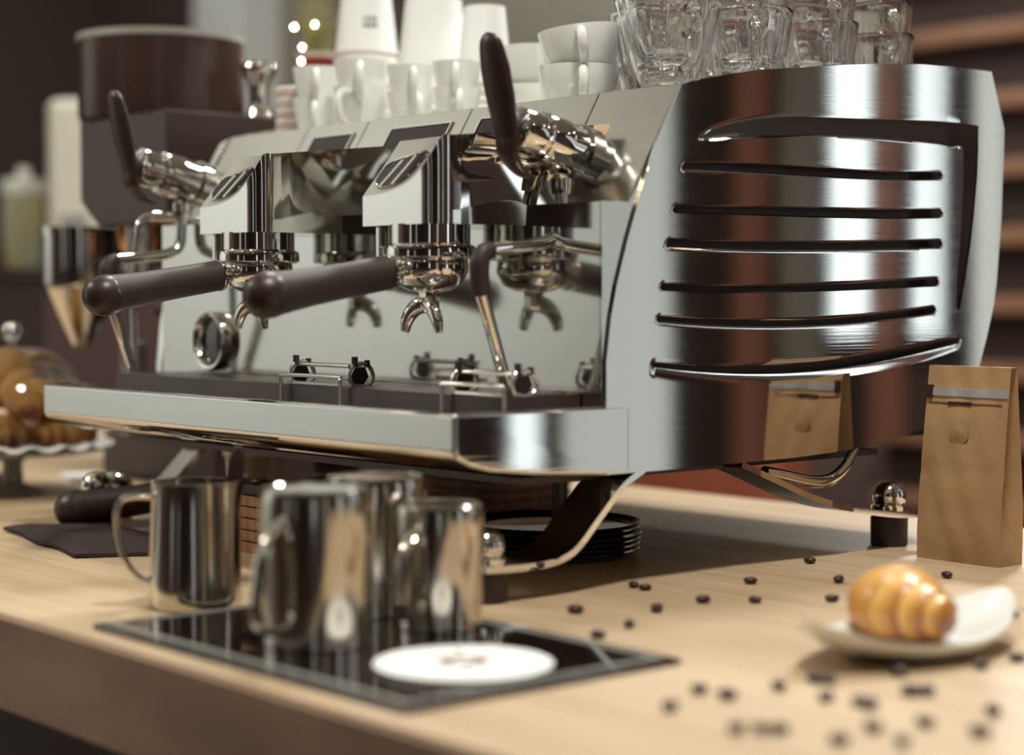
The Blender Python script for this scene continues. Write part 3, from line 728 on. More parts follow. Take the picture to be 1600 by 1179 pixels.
# striped stack of paper cup lids
for i in range(12):
    t = MB().lathe([(0, 0), (.022, 0), (.026, .001), (.0275, .0045), (.026, .0055), (0, .0055)], 28).build('paper_lid', ['paper_sleeve', 'paper_white'][i % 2])
    t.location = (-.742, .352, H0 + i * .0066)
    o_ = ['lowest', 'second from below', 'third from below', 'fourth from below', 'fifth from below', 'sixth from below', 'sixth from the top', 'fifth from the top', 'fourth from the top', 'third from the top', 'second from the top', 'topmost'][i]
    tag(t, '%s paper lid, %s in the striped stack beside the small cups' % (['brown', 'white'][i % 2], o_), 'coaster', 'striped stack of paper lids')

# glass mugs, nested in pairs
def glass_mug(x, y, z, rb, R, Hh, label, rz=0.):
    t = thing('glass_mug', label, 'glass', (x, y, z), CAMDIR + rz, 'glass mugs on the machine')
    w_ = .0022
    cu = lambda q: rb + (R - rb) * (q ** .8)
    rows = []; n = 96
    def ring(r, z, f): return [(r * (1 + f * (abs(math.cos(8 * a_)) - .6)) * math.cos(a_), r * (1 + f * (abs(math.cos(8 * a_)) - .6)) * math.sin(a_), z) for a_ in [2 * PI * j / n for j in range(n)]]
    for r_, z_, f_ in [(.001, .002, 0), (rb * .8, .002, 0), (rb * .9, 0, 0), (rb, .003, .03)] + [(cu(q), .003 + (Hh - .003) * q, .045 * max(0, 1 - q / .62)) for q in (.08, .15, .25, .35, .45, .55, .65, .75, .85, .95, 1)]: rows.append(ring(r_, z_, f_))
    rows += [ring(R - w_ * .5, Hh + .0012, 0), ring(R - w_, Hh, 0)] + [ring(cu(q) - w_, .010 + (Hh - .010) * q, 0) for q in (.9, .75, .6, .45, .3, .15, .05)] + [ring(rb - w_ * 2, .0095, 0), ring(rb * .5, .0105, 0), ring(.001, .0108, 0)]
    gb_ = MB().grid(rows, wrap=True); gb_.add(rows[0], [tuple(range(n))]); gb_.add(rows[-1], [tuple(range(n))])
    gb_.build('glass_bowl', 'glass_mug', t, world=False, ang=70)
    MB().tube([(R * .93, 0, Hh * .82), (R + .008, 0, Hh * .83), (R + .018, 0, Hh * .72), (R + .017, 0, Hh * .48), (R + .006, 0, Hh * .33), (rb + (R - rb) * .35, 0, Hh * .28)], [.0058, .0052, .0056, .0055, .005, .0045], n=12, smooth=5, up=(0, 1, 0)).build('glass_handle', 'glass_mug', t, world=False)
for (x, y, rb, R, Hh, zz, nm) in [(-.125, .38, .027, .055, .105, .446, 'nearest the cappuccino cups'), (-.100, .472, .030, .046, .096, .447, 'second from the cappuccino cups'),
                              (-.085, .565, .030, .042, .090, .447, 'third from the cappuccino cups'), (-.082, .665, .030, .0365, .086, .447, 'farthest from the cappuccino cups')]:
    rot = {'nearest the cappuccino cups': .3}.get(nm, .0)
    glass_mug(x, y, zz, rb, R, Hh, 'clear glass mug with handle, lower one of the pair ' + nm, rot)
    glass_mug(x, y, zz + .034, rb * .94, R * .94, Hh, 'clear glass mug with handle, upper one of the pair ' + nm, rot + .12)
for (x, y, rb, R, Hh, zz, nm) in [(-.195, .43, .030, .047, .098, .447, 'nearest the cappuccino cups'), (-.185, .535, .030, .044, .094, .447, 'in the middle'), (-.172, .635, .030, .041, .090, .447, 'farthest from the cups')]:
    glass_mug(x, y, zz, rb, R, Hh, 'clear glass mug in the back row, lower of the pair ' + nm, -.1)
    glass_mug(x, y, zz + .034, rb * .94, R * .94, Hh, 'clear glass mug in the back row, upper of the pair ' + nm, .1)
# bar mat the glasses stand on
tag(MB().box((-.235, .315, H0), (-.038, .70, .446), .003).build('glass_shelf', 'brushed'), 'low steel shelf under the glass mugs on the machine', 'shelf')


# the machine with all it carries was drawn 4 % too large and 5 cm too far back: true size and place
KS, OFF = .958, Vector((.0501, -.0408, .0105))
for o in COL.objects:
    if o.parent is None and (o is em or o.get('category') in ('portafilter', 'rack', 'cup', 'paper cup', 'coaster', 'glass', 'shelf')):
        o.location = o.location * KS + OFF; o.scale = [v * KS for v in o.scale]

# ------------------------------------------------------------------ things under and in front of the machine
# serving boards, two stacks
def boards(x0, x1, y0, y1, n, th, what, group):
    names = ['lowest', 'second from below', 'third from below', 'fourth from below', 'fifth from below', 'topmost']
    for i in range(n):
        nm = 'topmost' if i == n - 1 else names[i]
        j = random.uniform(-.0012, .0012)
        b = MB().box((-(x1 - x0) / 2, -(y1 - y0) / 2, 0), ((x1 - x0) / 2, (y1 - y0) / 2, th - .0012), .0012).build('serving_board', 'wood_black' if i == n - 1 else 'wood_dark')
        b.location = ((x0 + x1) / 2 + j, (y0 + y1) / 2 - j, i * th)
        tag(b, 'wooden serving board, %s of the stack %s' % (nm, what), 'board', group)
boards(-.362, -.212, .02, .13, 6, .0115, 'behind the steel milk jug', 'serving boards behind the milk jug')
boards(-.60, -.452, .43, .55, 4, .0112, 'deep under the middle of the machine', 'serving boards under the machine')
# stacked black trays
for i in range(6):
    t = MB().lathe([(0, 0), (.074, 0), (.082, .002), (.0865, .0065), (.0875, .0068), (.0870, .0055), (.083, .0025), (.0755, .0018), (0, .0018)], 56).build('round_tray', 'black_gloss')
    t.location = (-.150 + random.uniform(-.0015, .0015), .245, i * .0052)
    tag(t, 'round black tray, %s of the stack under the machine' % ['lowest', 'second from below', 'third from below', 'third from the top', 'second from the top', 'topmost'][i], 'tray', 'round black trays under the machine')
# small paper cup
pc = thing('paper_cup', 'small upright paper cup with white rim behind the steel milk jug', 'paper cup', (-.672, .235, 0), CAMDIR)
MB().lathe([(0, .002), (.0215, .002), (.0215, 0), (.0225, 0), (.0295, .066), (.0287, .066), (.0222, .004), (0, .004)], 36).build('paper_wall', 'paper_sleeve', pc, world=False)
MB().lathe([(.0298 + .0022 * math.cos(a), .066 + .0024 * math.sin(a)) for a in [2 * PI * j / 10 for j in range(11)]], 36).build('rolled_rim', 'paper_white', pc, world=False)

# steel milk pitchers
def pitcher(x, y, z, R, Hh, hd, label, down=False):
    """hd: heading of the handle; down: standing upside down"""
    t = thing('milk_pitcher', label, 'jug', (x, y, z), hd)
    Fz = Matrix.Translation((0, 0, Hh)) @ Matrix.Diagonal((1, 1, -1, 1)) if down else None
    n = 56; rows = []
    prof = [(.9, 0), (.965, .012), (.995, .045), (1, .08), (.99, .2), (.965, .45), (.93, .75), (.915, .93), (.93, 1.0)]
    if down: prof = [(.86, .012), (.90, 0), (.955, .012), (.99, .05), (1, .10), (1, .25), (.99, .5), (.97, .75), (.955, .9), (.965, 1.0)]
    def shape(q, s, inner=0.):
        ring = []
        for k in range(n):
            a = 2 * PI * k / n; r = R * q - inner
            d = max(0., math.cos(a - PI)) ** 14; e = max(0., (s - .62) / .38)      # pouring lip opposite the handle
            ring.append(((r + .007 * d * e * e) * math.cos(a), r * math.sin(a), Hh * s + (.004 * d - .002) * e * (0 if down else 1)))
        return ring
    for q, s in prof: rows.append(shape(q, s))
    for q, s in [(prof[-1][0], 1.0), (.93, .80), (.965, .5), (.98, .06), (.4, .03)]: rows.append(shape(q, s, .0013))
    mb = MB().grid(rows, X=Fz, wrap=True); mb.add(rows[0], [tuple(range(n))], Fz); mb.add(rows[-1], [tuple(range(n))], Fz)
    mb.build('jug_body', 'steel_pitcher', t, world=False, ang=40)
    o = .93
    h = MB().tube([(R * .92, 0, Hh * .86), (R * 1.25, 0, Hh * .865), (R * 1.55, 0, Hh * .84), (R * 1.66, 0, Hh * .74), (R * 1.62, 0, Hh * .55), (R * 1.48, 0, Hh * .36), (R * 1.25, 0, Hh * .25), (R * .985, 0, Hh * .20)], [.0055, .0056, .006, .0062, .006, .0056, .0052, .005], n=12, smooth=5, X=Fz, flat=.5, up=(0, 0, 1))
    h.build('handle', 'steel_pitcher', t, world=False)
    MB().lathe([(.0, .0035), (.004, .003), (.0055, 0)], 14, along((R * .985, .0, Hh * (.80 if down else .20)), (R * 1.2, 0, Hh * (.80 if down else .20)))).build('rivet', 'chrome', t, world=False)
    return t
HL = math.atan2(-.756, -.655)    # towards the left end of the bar as the customers see it
pitcher(-.107, -.184, .0, .0375, .104, HL + .1, 'upright steel milk jug standing alone on bare wood, handle towards the black cloth')
pitcher(.108, -.216, .005, .0395, .111, -1.25, 'largest upside-down steel milk pitcher on the black mat, nearest the counter edge', True)
pitcher(.030, -.104, .005, .0395, .107, -.9, 'upside-down steel milk pitcher on the black mat, behind the two others', True)
pitcher(.112, -.106, .005, .0335, .092, -1.2, 'smallest upside-down steel milk pitcher on the black mat, beside the machine leg', True)
# black mat with the white round coaster
mt = thing('counter_mat', 'glossy black rectangular mat with grey border under the steel pitchers', 'mat', (.12, -.175, 0))
MB().box((-.068, -.298, 0), (.318, -.058, .004), .0018).build('mat_sheet', 'black_gloss', mt)
bd = MB()
for a, b in (((-.060, -.290, .004), (.310, -.283, .0046)), ((-.060, -.073, .004), (.310, -.066, .0046)), ((-.060, -.283, .004), (-.053, -.073, .0046)), ((.303, -.283, .004), (.310, -.073, .0046))): bd.box(a, b)
bd.build('mat_border', 'stand_grey', mt)
co = thing('round_coaster', 'white round coaster with faint radiating pattern on the black mat', 'coaster', (.240, -.188, .0042))
MB().lathe([(0, 0), (.058, 0), (.0605, .0012), (.0605, .0022), (.059, .003), (0, .003)], 56).build('coaster_disc', 'paper_white', co, world=False)
st = MB()
for k in range(8):
    a = 2 * PI * k / 8 + .2
    P = lambda r, da: (r * math.cos(a + da), r * math.sin(a + da), .0032)
    st.add([P(.017, -.16), P(.034, -.06), P(.050, 0), P(.034, .06), P(.017, .16)], [(0, 1, 2, 3, 4)])
st.build('coaster_pattern', 'coaster_ink', co, world=False)
MB().lathe([(.008, .0032), (.0160, .0032), (.0160, .0034), (.008, .0034), (.008, .0032)], 28).build('coaster_ring', 'coaster_ink_dark', co, world=False)

# black cloth with the spare portafilter, tamper ball
def cloth(name, corners, th, label, seed, amp=.004):
    A, B, C_, D = [Vector(c) for c in corners]; rnd = random.Random(seed); n = 26; rows = []; low = []
    ph = [rnd.uniform(0, 6) for _ in range(4)]
    for i in range(n + 1):
        u = i / n; r1 = []; r2 = []
        for j in range(n + 1):
            v = j / n
            p = A.lerp(B, u).lerp(D.lerp(C_, u), v)
            e = min(1, min(u, 1 - u, v, 1 - v) * 6)
            wv = amp * (math.sin(9 * u + 3 * v + ph[0]) * .5 + math.sin(17 * u - 6 * v + ph[1]) * .3 + .8) * (.35 + .65 * (1 - v))
            wob = .006 * math.sin(11 * u + ph[2]) * (1 - v) ** 2
            r1.append((p.x + wob, p.y - wob * .6, max(.0015, (th + wv) * (.35 + .65 * e)))); r2.append((p.x + wob, p.y - wob * .6, .0004 + .35 * wv * (1 - e)))
        rows.append(r1); low.append(r2)
    mb = MB().grid(rows); mb.grid(low)
    for k in range(n):
        for a, b in (((k, 0), (k + 1, 0)), ((k, n), (k + 1, n)), ((0, k), (0, k + 1)), ((n, k), (n, k + 1))):
            mb.add([rows[a[0]][a[1]], rows[b[0]][b[1]], low[b[0]][b[1]], low[a[0]][a[1]]], [(0, 1, 2, 3)])
    o = mb.build(name, 'cloth', ang=60); return tag(o, label, 'cloth')
cloth('folded_cloth', [(-.660, -.085, 0), (-.425, -.125, 0), (-.36, -.015, 0), (-.60, .005, 0)], .011, 'folded black cloth lying under the spare portafilter beside the milk jug', 3)
pf = thing('portafilter', 'spare portafilter lying on the folded black cloth, handle end rounded', 'portafilter', (-.480, .085, .0430))
portafilter(None, None, root=pf, flat=True)
pf.rotation_euler = (math.radians(0), 0, math.radians(-51.5)); pf.location = (-.466, .083, .0560)
tb = thing('tamper', 'small tamper with round chrome knob behind the spare portafilter', 'tamper', (-.668, .052, 0))
MB().lathe([(0, 0), (.0195, 0), (.0200, .001), (.0200, .008), (.0150, .011), (.010, .014), (.010, .017)], 32).build('tamper_base', 'chrome', tb, world=False)
MB().sphere((0, 0, .0345), .0215, n=28, m=16).build('tamper_knob', 'chrome', tb, world=False)
# black-bladed tool leaning inside the milk jug
tl = thing('spatula', 'black-bladed tool with chrome ferrule standing inside the lone milk jug', 'tool', (-.098, -.177, .012))
MB().tube([(-0.0980, -0.1780, 0.0080), (-0.0900, -0.1640, 0.0850)], .003, n=10).build('shank', 'chrome', tl)
MB().tube([(-0.0920, -0.1670, 0.0820), (-0.0895, -0.1630, 0.0900), (-0.0890, -0.1620, 0.0970)], [.0045, .0055, .0045], n=12).build('ferrule', 'chrome', tl)
MB().tube([(-0.0890, -0.1620, 0.0940), (-0.0872, -0.1590, 0.1040), (-0.0860, -0.1570, 0.1160), (-0.0855, -0.1560, 0.1260), (-0.0857, -0.1560, 0.1310)], [.004, .0068, .0072, .005, .001], n=14, smooth=4, flat=.45, up=(.755, -.655, 0)).build('blade', 'black', tl)

# ------------------------------------------------------------------ right side: kraft bag, croissant plate, beans
def kraft_bag():
    a = math.atan2(-.002, .094); r = thing('coffee_bag', 'upright brown kraft coffee bag with silver tin tie beside the machine', 'bag', (.1495, .5090, 0), a)
    W = .0470; D = .034; Hb = .185; n = 15; m = 24
    def half_depth(t): return D * (1 - .80 * max(0, (t - .12) / .88) ** 1.25) / 2 + .0012
    def hw(t): return W * (1 + .012 * math.sin(t * 5)) * (1 + .01 * t)
    rnd = random.Random(4); mb = MB(); F = []; B = []
    lean = lambda t: .003 * t
    for i in range(m + 1):
        t = i / m; z = Hb * t; hd = half_depth(t); f = []; b = []
        for j in range(n + 1):
            u = -1 + 2 * j / n
            bulge = .004 * (1 - u * u) * math.sin(PI * min(1, t * 1.1)) + .0012 * math.sin(9 * u + 14 * t) * (1 - u * u)
            crease = -.0012 * math.exp(-((t - .235) / .012) ** 2) - .0010 * math.exp(-((t - .46) / .012) ** 2)
            f.append((hw(t) * u, lean(t) - hd - bulge - crease, z)); b.append((hw(t) * u, lean(t) + hd + bulge, z))
        F.append(f); B.append(b)
    mb.grid(F); mb.grid(B)
    for s in (0, n):       # gussets folded inwards
        G = []
        for i in range(m + 1):
            t = i / m; f = F[i][s]; b = B[i][s]; fold = .016 * min(1, t * 2.2) * (1 if s else -1)
            G.append([f, ((f[0] + b[0]) / 2 - fold, (f[1] + b[1]) / 2, f[2]), b])
        mb.grid(G)
    mb.add([F[0][0], F[0][n], B[0][n], B[0][0]], [(0, 1, 2, 3)]); mb.grid([F[m], B[m]])
    bm = bmesh.new(); me = bpy.data.meshes.new('t'); me.from_pydata(mb.v, [], mb.f); bm.from_mesh(me); bpy.data.meshes.remove(me)
    bmesh.ops.remove_doubles(bm, verts=bm.verts[:], dist=1e-4)
    MB().bm(bm).build('bag_body', 'kraft', r, world=False, ang=50)
    def strip(name, m_, u0, u1, t0, t1, d, ends=False):
        k = 16; rows = []
        for t in (t0, t1):
            row = []
            for j in range(k + 1):
                u = u0 + (u1 - u0) * j / k
                bl = .004 * (1 - u * u) * math.sin(PI * min(1, t * 1.1)) + .0012 * math.sin(9 * u + 14 * t) * (1 - u * u)
                row.append((hw(t) * u, lean(t) - half_depth(t) - bl, Hb * t))
            rows.append(row)
        q = MB(); fr_ = [[(x, y - d, z) for x, y, z in rw] for rw in rows]; bk = [[(x, y + .0002, z) for x, y, z in rw] for rw in rows]
        q.grid(fr_); q.grid(bk); q.grid([fr_[0], bk[0]]); q.grid([fr_[1], bk[1]])
        for e in (0, k): q.add([fr_[0][e], fr_[1][e], bk[1][e], bk[0][e]], [(0, 1, 2, 3)])
        return q.build(name, m_, r, world=False)
    strip('tin_tie', 'foil', -.86, .99, .845, .885, .0012)
    strip('tie_clip', 'clip', -.97, -.84, .832, .900, .0022)
    strip('tear_line', 'kraft_dark', -.92, .86, .806, .813, .0006)
    strip('tear_notch', 'clip', -.42, .14, .800, .818, .0010)
    vx = (hw(.62) * -.05, lean(.62) - half_depth(.62) - .0042, Hb * .66)
    MB().lathe([(0, .0012), (.006, .0012), (.0075, .0006), (.0105, .0003), (.0105, 0)], 24, along(vx, (vx[0], vx[1] - 1, vx[2]))).build('valve', 'kraft', r, world=False)
kraft_bag()

def croissant_mesh(L_=.125, R=.036, bend=.9, seed=1, n=96, k=28):
    rnd = random.Random(seed); rows = []; tone = []
    edges = [0, .10, .23, .38, .62, .77, .90, 1.0]; size = [.46, .66, .86, 1.0, .86, .66, .46]
    for i in range(n + 1):
        t = i / n; a = (t - .5) * bend * 1.4
        rad = L_ / (bend * 1.4)
        cx, cy = rad * math.sin(a), rad * (1 - math.cos(a))
        g = min(6, max(q for q in range(7) if edges[q] <= t)); u0 = (t - edges[g]) / (edges[g + 1] - edges[g])
        e = u0 if g < 3 else (1 - u0 if g > 3 else 1 - abs(u0 - .5) * 2)     # 1 at the layer's lip, towards the middle
        if g == 3: r = R * (.93 + .07 * math.sin(PI * u0) ** .5)
        else: r = R * size[g] * (.80 + .22 * e ** .7)
        end = min(t, 1 - t) / .035
        if end < 1: r *= math.sqrt(max(.0, 1 - (1 - end) ** 2)) * .95 + .05
        row = []
        for j in range(k):
            b = 2 * PI * j / k
            rr = r * (1 + .03 * math.sin(2 * b + 4 * t + seed) + .012 * rnd.uniform(-1, 1))
            u = math.cos(b) * rr; v = math.sin(b) * rr * .84
            row.append((cx - u * math.sin(a), cy + u * math.cos(a), max(v, -R * .52) + R * .52))
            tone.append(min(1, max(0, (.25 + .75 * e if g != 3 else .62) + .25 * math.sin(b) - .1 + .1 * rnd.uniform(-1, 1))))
        rows.append(row)
    mb = MB().grid(rows, wrap=True)
    mb.add(rows[0], [tuple(range(k))]); mb.add(rows[-1], [tuple(range(k))])
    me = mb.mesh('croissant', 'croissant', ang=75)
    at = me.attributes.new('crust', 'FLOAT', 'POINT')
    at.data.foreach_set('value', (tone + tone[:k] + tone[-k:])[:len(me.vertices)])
    return me
def dish():
    r = thing('leaf_plate', 'white porcelain plate with two upswept pointed ends under the single croissant', 'plate', (.395, .092, 0), math.radians(90))
    Lh, Wh = .113, .056; n = 16; k = 96; rows = []
    def rad(a):
        ca, sa = abs(math.cos(a)), abs(math.sin(a))
        return 1 / ((ca / Lh) ** 1.55 + (sa / Wh) ** 1.55) ** (1 / 1.55)
    def pt(q, a, off):
        rr = rad(a) * q; x, y = rr * math.cos(a), rr * math.sin(a)
        z = .004 + .0115 * q ** 3 + .020 * abs(x / Lh) ** 2.4 + off
        return (x, y, z)
    A = [2 * PI * j / k for j in range(k)]
    for i in range(1, n + 1): rows.append([pt(i / n, a, 0) for a in A])
    for i in range(n, 0, -1): rows.append([pt(i / n * (1 if i < n else 1.0), a, -.004 * (1 if i < n else .6)) for a in A])
    mb = MB().grid(rows, wrap=True); mb.add(rows[0], [tuple(range(k))]); mb.add(rows[-1], [tuple(range(k))])
    mb.build('plate_body', 'porcelain', r, world=False, ang=60)
    MB().lathe([(.030, .0045), (.028, 0), (.031, 0), (.033, .0045)], 40).build('foot_ring', 'porcelain', r, world=False)
dish()
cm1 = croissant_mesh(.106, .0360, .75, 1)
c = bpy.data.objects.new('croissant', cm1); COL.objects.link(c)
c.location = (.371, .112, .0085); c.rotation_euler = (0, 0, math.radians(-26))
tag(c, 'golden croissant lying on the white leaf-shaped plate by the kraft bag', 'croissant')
sa = thing('saucer', 'white saucer at the frame edge beside the kraft coffee bag', 'plate', (.388, .338, 0))
MB().lathe([(0, .002), (.022, .002), (.024, 0), (.028, 0), (.030, .003), (.052, .010), (.0525, .011), (.048, .0105), (.026, .0045), (0, .004)], 44).build('saucer_body', 'porcelain', sa, world=False)

# coffee beans
def bean_mesh():
    n, k = 10, 14; rows = []
    for i in range(n + 1):
        t = i / n; x = -.0055 * math.cos(PI * t); r = math.sin(PI * t) ** .8
        row = []
        for j in range(k):
            b = 2 * PI * j / k; y = .0040 * r * math.cos(b); z = .0030 * r * math.sin(b)
            if z > 0: z -= .0011 * math.exp(-(y / .0006) ** 2) * r
            row.append((x, y, z + .0030))
        rows.append(row)
    return MB().grid(rows, wrap=True).mesh('coffee_bean', 'bean', ang=80)
bmesh_ = bean_mesh()
BEANS = [(.062, .381), (.110, .244), (.181, .170), (.156, .308), (.218, .223), (.202, .402), (.058, .152), (.075, .149), (.153, .138), (.159, .078), (.121, .025), (.194, .013), (.211, -.036),
                            (.391, -.119), (.414, -.118), (.413, -.168), (.417, -.073), (.425, -.032), (.418, -.038), (.458, -.076), (.481, -.071), (.489, -.072), (.488, -.013), (.482, -.022), (.528, -.119), (.540, -.086), (.478, -.180), (.487, -.170), (.496, -.164),
                            (.535, -.158), (.462, .081), (.463, .122), (.575, -.082), (.359, .269), (.560, -.134), (.44, .02), (.548, -.03)]
NTH = 'leftmost,second from the left,third from the left,fourth from the left,fifth from the left,sixth from the left,seventh from the left,eighth from the left,ninth from the left,tenth from the left,eleventh from the left,twelfth from the left'.split(',')
NTR = 'rightmost,second from the right,third from the right,fourth from the right,fifth from the right,sixth from the right,seventh from the right,eighth from the right,ninth from the right,tenth from the right,eleventh from the right,twelfth from the right'.split(',')
side = lambda p: (.655 * p[0] + .756 * p[1]) / (-.756 * (p[0] - 1.19) + .655 * (p[1] + .97))     # order across the view
far = sorted([p for p in BEANS if p[0] < .33], key=side); near = sorted([p for p in BEANS if p[0] >= .33], key=side)
for grp, where in ((far, 'between the machine and the white plate'), (near, 'in front of or beside the white plate')):
    for i, (x, y) in enumerate(grp):
        b = bpy.data.objects.new('coffee_bean', bmesh_); COL.objects.link(b)
        b.location = (x, y, 0.0001); b.rotation_euler = (0, 0, random.uniform(0, 6.28)); b.scale = [random.uniform(1.0, 1.25)] * 3
        o_ = NTH[i] if i < len(grp) - i else NTR[len(grp) - 1 - i]
        tag(b, 'dark coffee bean lying %s, %s' % (where, o_), 'coffee bean', 'loose coffee beans ' + where)

# ------------------------------------------------------------------ left side: cake stand with pastries
cs = thing('cake_stand', 'grey footed cake stand with white doily and croissants at the far counter end', 'cake stand', (-1.02, .10, 0))
MB().lathe([(0, 0), (.040, 0), (.042, .002), (.036, .006), (.014, .014), (.012, .040), (.03, .050), (.112, .0535), (.1235, .057), (.1245, .059), (.123, .0595), (.11, .056), (0, .055)], 64).build('stand_plate', 'stand_grey', cs, world=False)
dl = []
for q in (0.02, .4, .75, .85, .92, 1.):
    e = max(0, (q - .75) / .25)
    dl.append([((.124 + .004 * math.cos(18 * a)) * q * math.cos(a), (.124 + .004 * math.cos(18 * a)) * q * math.sin(a), .0575 + .010 * e * (1.1 - e) * 2 + .0045 * e + .0030 * math.sin(18 * a) * e) for a in [2 * PI * j / 144 for j in range(144)]])
dl += [[(x, y, z - .0012) for x, y, z in r_] for r_ in reversed(dl)]
MB().grid(dl, wrap=True).build('paper_doily', 'doily', cs, world=False, ang=80)
cr = [(-1.070, .070, .0625, .4, 'in front at the left on the cake stand'), (-.998, .075, .0625, -.5, 'in front towards the machine on the cake stand'), (-1.02, .13, .0625, 1.2, 'in the middle of the cake stand'), (-1.050, .10, .094, .1, 'lying on top of the pile on the cake stand'),
      (-.975, .135, .0625, 2.2, 'behind at the machine side of the cake stand'), (-.995, .110, .092, -.9, 'leaning on the pile at the machine side of the cake stand'), (-1.07, .15, .0625, 2.6, 'behind at the left of the cake stand')]
cm2 = croissant_mesh(.078, .024, 1.0, 5, 56, 22)
for x, y, z, a, lab in cr:
    o = bpy.data.objects.new('croissant', cm2); COL.objects.link(o); o.location = (x, y, z); o.rotation_euler = (0, 0, a)
    tag(o, 'golden glazed croissant ' + lab, 'croissant', 'croissants on the cake stand')
dm = thing('glass_dome', 'clear glass dome covering the croissants on the cake stand', 'dome', (-1.02, .10, .0596))
pr = [(.108 * math.sin(q) ** .75, .128 * math.cos(q)) for q in [PI / 2 * (1 - i / 14) for i in range(14)]] + [(0, .128)]
pi_ = [(max(0, r_ - .002), max(0, z_ - .002)) for r_, z_ in pr[::-1]]
MB().lathe(pr + pi_ + [pr[0]], 56).build('dome_shell', 'glass', dm, world=False, ang=70)
MB().lathe([(.006, .126), (.005, .134), (.012, .142), (.014, .150), (.010, .158), (0, .160)], 24).build('dome_knob', 'glass', dm, world=False)
cloth('dark_napkin', [(-1.24, .07, 0), (-1.13, .03, 0), (-1.10, .15, 0), (-1.22, .19, 0)], .008, 'crumpled dark napkin on the counter beyond the cake stand', 9, .006)
nap = MB(); nap.prism([(-1.155, .235), (-1.085, .225), (-1.08, .272), (-1.15, .285)], 2, 0, .007, .0018)
tag(nap.build('white_napkin', 'paper_white'), 'small folded white napkin in front of the grinder base', 'napkin')

# ------------------------------------------------------------------ grinder
gd = thing('coffee_grinder', 'black coffee grinder with large dark cylindrical hopper and steel chute', 'grinder', (-1.0, .34, 0))
MB().box((-1.165, .305, 0), (-.86, .46, .062), .008).build('grinder_base', 'black', gd)
MB().box((-.985, .31, .06), (-.86, .43, .35), .012).build('grinder_body', 'black_gloss', gd)
MB().prism([(-1.022, .375), (-.975, .342), (-.80, .342), (-.80, .480), (-1.022, .480)], 1, .20, .42, .004).build('grinder_head', 'black', gd)
hc = (-.982, .300)
hp = MB().lathe([(.10, .480), (.1065, .482), (.1085, .490), (.1085, .590), (.1065, .590), (.1065, .492), (.03, .484)], 64, tr(hc[0], hc[1], 0)).build('hopper', 'tinted', gd)
MB().lathe([(.1080, .5845), (.1102, .5845), (.1102, .5935), (.1065, .5935), (.1065, .5865)], 64, tr(hc[0], hc[1], 0)).build('hopper_rim', 'hopper_rim', hp)
for x in (-.968, -.925):
    MB().lathe([(.006, .300), (.016, .316), (.022, .343), (.012, .343)], 24, tr(x, .245, 0)).build('grind_outlet', 'copper_metal', gd)
fx, fy = -1.105, .246
fu_ = MB().lathe([(.0525, .340), (.0525, .272), (.0505, .262), (.015, .190), (.0135, .186), (.0115, .188), (.048, .262), (.050, .272), (.050, .340)], 44, tr(fx, fy, 0)).build('dosing_chute', 'chrome_soft', gd)
MB().lathe([(.0520, .335), (.0545, .335), (.0545, .345), (.0495, .345), (.0495, .337)], 44, tr(fx, fy, 0)).build('chute_rim', 'chrome', fu_)
MB().box((-1.06, .262, .300), (-.975, .30, .334), .004).build('chute_bridge', 'black', gd)
for x in (-.93, -.895):
    MB().tube([(x, .225, .262), (x, .225, .343)], .0075, n=14).build('adjuster_post', 'chrome', gd)
MB().box((-1.105, .30, .06), (-1.075, .33, .19), .006).build('support_column', 'stand_grey', gd)
MB().tube([(-.93, .312, .24), (-.925, .27, .235), (-.91, .25, .232)], .005, n=10).build('portafilter_fork', 'chrome', gd)
# second grinder / black housing behind, with flat top
g2 = thing('grinder_housing', 'black boxy grinder housing with flat top shelf behind the cups', 'grinder', (-1.09, .62, 0))
MB().box((-1.30, .53, 0), (-.86, .73, .495), .01).build('housing', 'black', g2)
MB().box((-1.36, .505, .495), (-.835, .74, .517), .004).build('top_shelf', 'black_gloss', g2)
tm = thing('tamper', 'chrome tamper standing upright on the black grinder head beside the hopper', 'tamper', (-.828, .352, .480))
MB().lathe([(0, 0), (.015, 0), (.015, .003), (.0135, .006), (.0125, .022), (.0125, .034), (.0155, .048), (.0215, .057), (.0225, .063), (.0205, .069), (.012, .073), (0, .074)], 36).build('tamper_body', 'chrome_soft', tm, world=False)
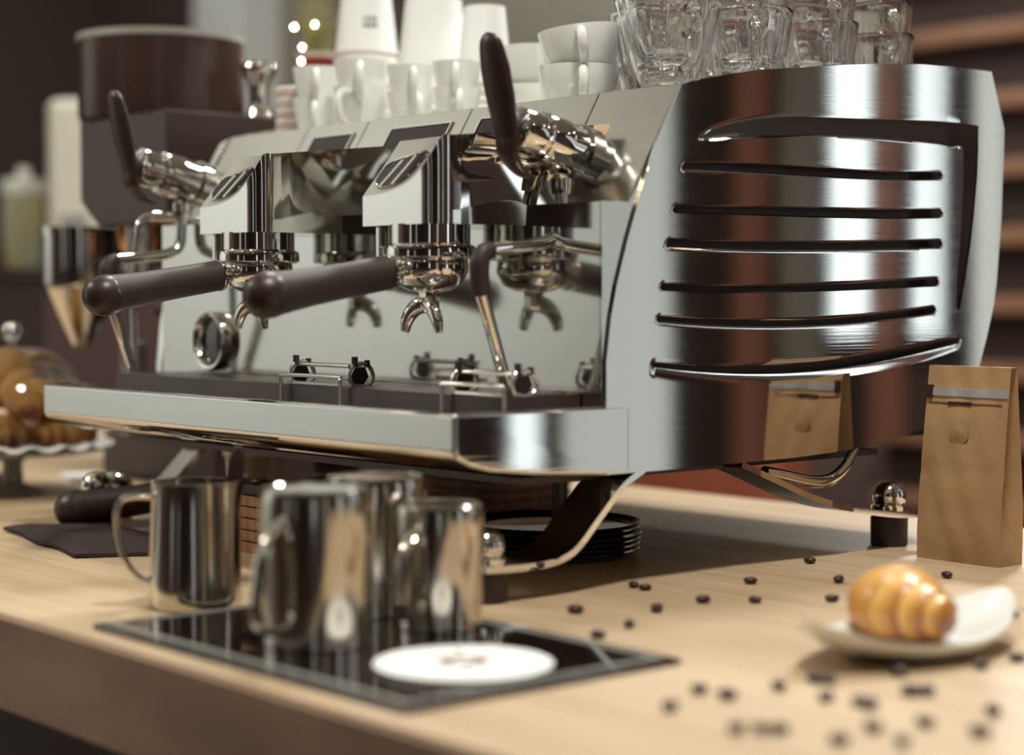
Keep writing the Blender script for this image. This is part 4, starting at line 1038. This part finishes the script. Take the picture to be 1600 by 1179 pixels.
# plant
pp = thing('potted_grass', 'small potted grass in white pot with red band behind the cups', 'plant', (-.995, .56, .517))
MB().lathe([(0, 0), (.022, 0), (.0305, .078), (.029, .078), (.027, .070), (0, .070)], 32).build('pot', 'pot_white', pp, world=False)
MB().lathe([(.0287, .052), (.0312, .072), (.0300, .072), (.0275, .052), (.0287, .052)], 32).build('pot_band', 'red_band', pp, world=False)
rn = random.Random(2); gb = MB()
for k in range(64):
    a = rn.uniform(0, 2 * PI); r0 = rn.uniform(0, .02); hh = rn.uniform(.05, .115); sp_ = rn.uniform(.0, .04)
    gb.tube([(r0 * math.cos(a), r0 * math.sin(a), .068), ((r0 + sp_ * .3) * math.cos(a), (r0 + sp_ * .3) * math.sin(a), .068 + hh * .6), ((r0 + sp_) * math.cos(a), (r0 + sp_) * math.sin(a), .068 + hh)], [.0012, .001, .0003], n=4, smooth=2, cap=False)
gb.build('grass_blades', 'grass', pp, world=False)['kind'] = 'stuff'
# small warm fairy lights in the grass
for x, y, z in ((-.028, -.02, .118), (-.036, .0, .092), (.012, -.012, .118), (.004, -.03, .066)):
    MB().sphere((x, y, z), .0022, n=8, m=6).build('light_dot', 'lamp_glow', pp, world=False)

# ------------------------------------------------------------------ back cabinet with jar and cream appliance
bc = thing('back_cabinet', 'dark cabinet against the left wall carrying the storage jar', 'cabinet', (-2.9, 1.1, Z0))
MB().box((-3.9, .82, Z0), (-2.35, 1.45, .29)).build('cabinet_body', 'cabinet', bc)
MB().box((-3.92, .80, .29), (-2.33, 1.46, .31), .004).build('cabinet_top', 'wood_black', bc)
jr = thing('storage_jar', 'lidded glass storage jar with yellow contents on the back cabinet', 'jar', (-2.704, .95, .31))
MB().lathe([(0, 0), (.030, 0), (.040, .01), (.046, .05), (.048, .10), (.048, .165), (.046, .175), (.0, .175)], 36).build('jar_body', 'jar_glass', jr, world=False)
MB().lathe([(.049, .170), (.051, .172), (.051, .200), (.047, .206), (.014, .208), (.016, .218), (.013, .232), (0, .236)], 36).build('jar_lid', 'jar_lid', jr, world=False)
ca = thing('cream_dispenser', 'tall cream rounded dispenser behind the dark grinder hopper', 'dispenser', (-2.50, 1.0, .31))
MB().box((-.07, -.07, 0), (.07, .07, .37), .025, tr(0, 0, 0, .7), 4).build('dispenser_body', 'cream', ca, world=False)
MB().box((-.03, -.074, .05), (.03, -.068, .12), .002, tr(0, 0, 0, .7)).build('dispenser_tap', 'stand_grey', ca, world=False)
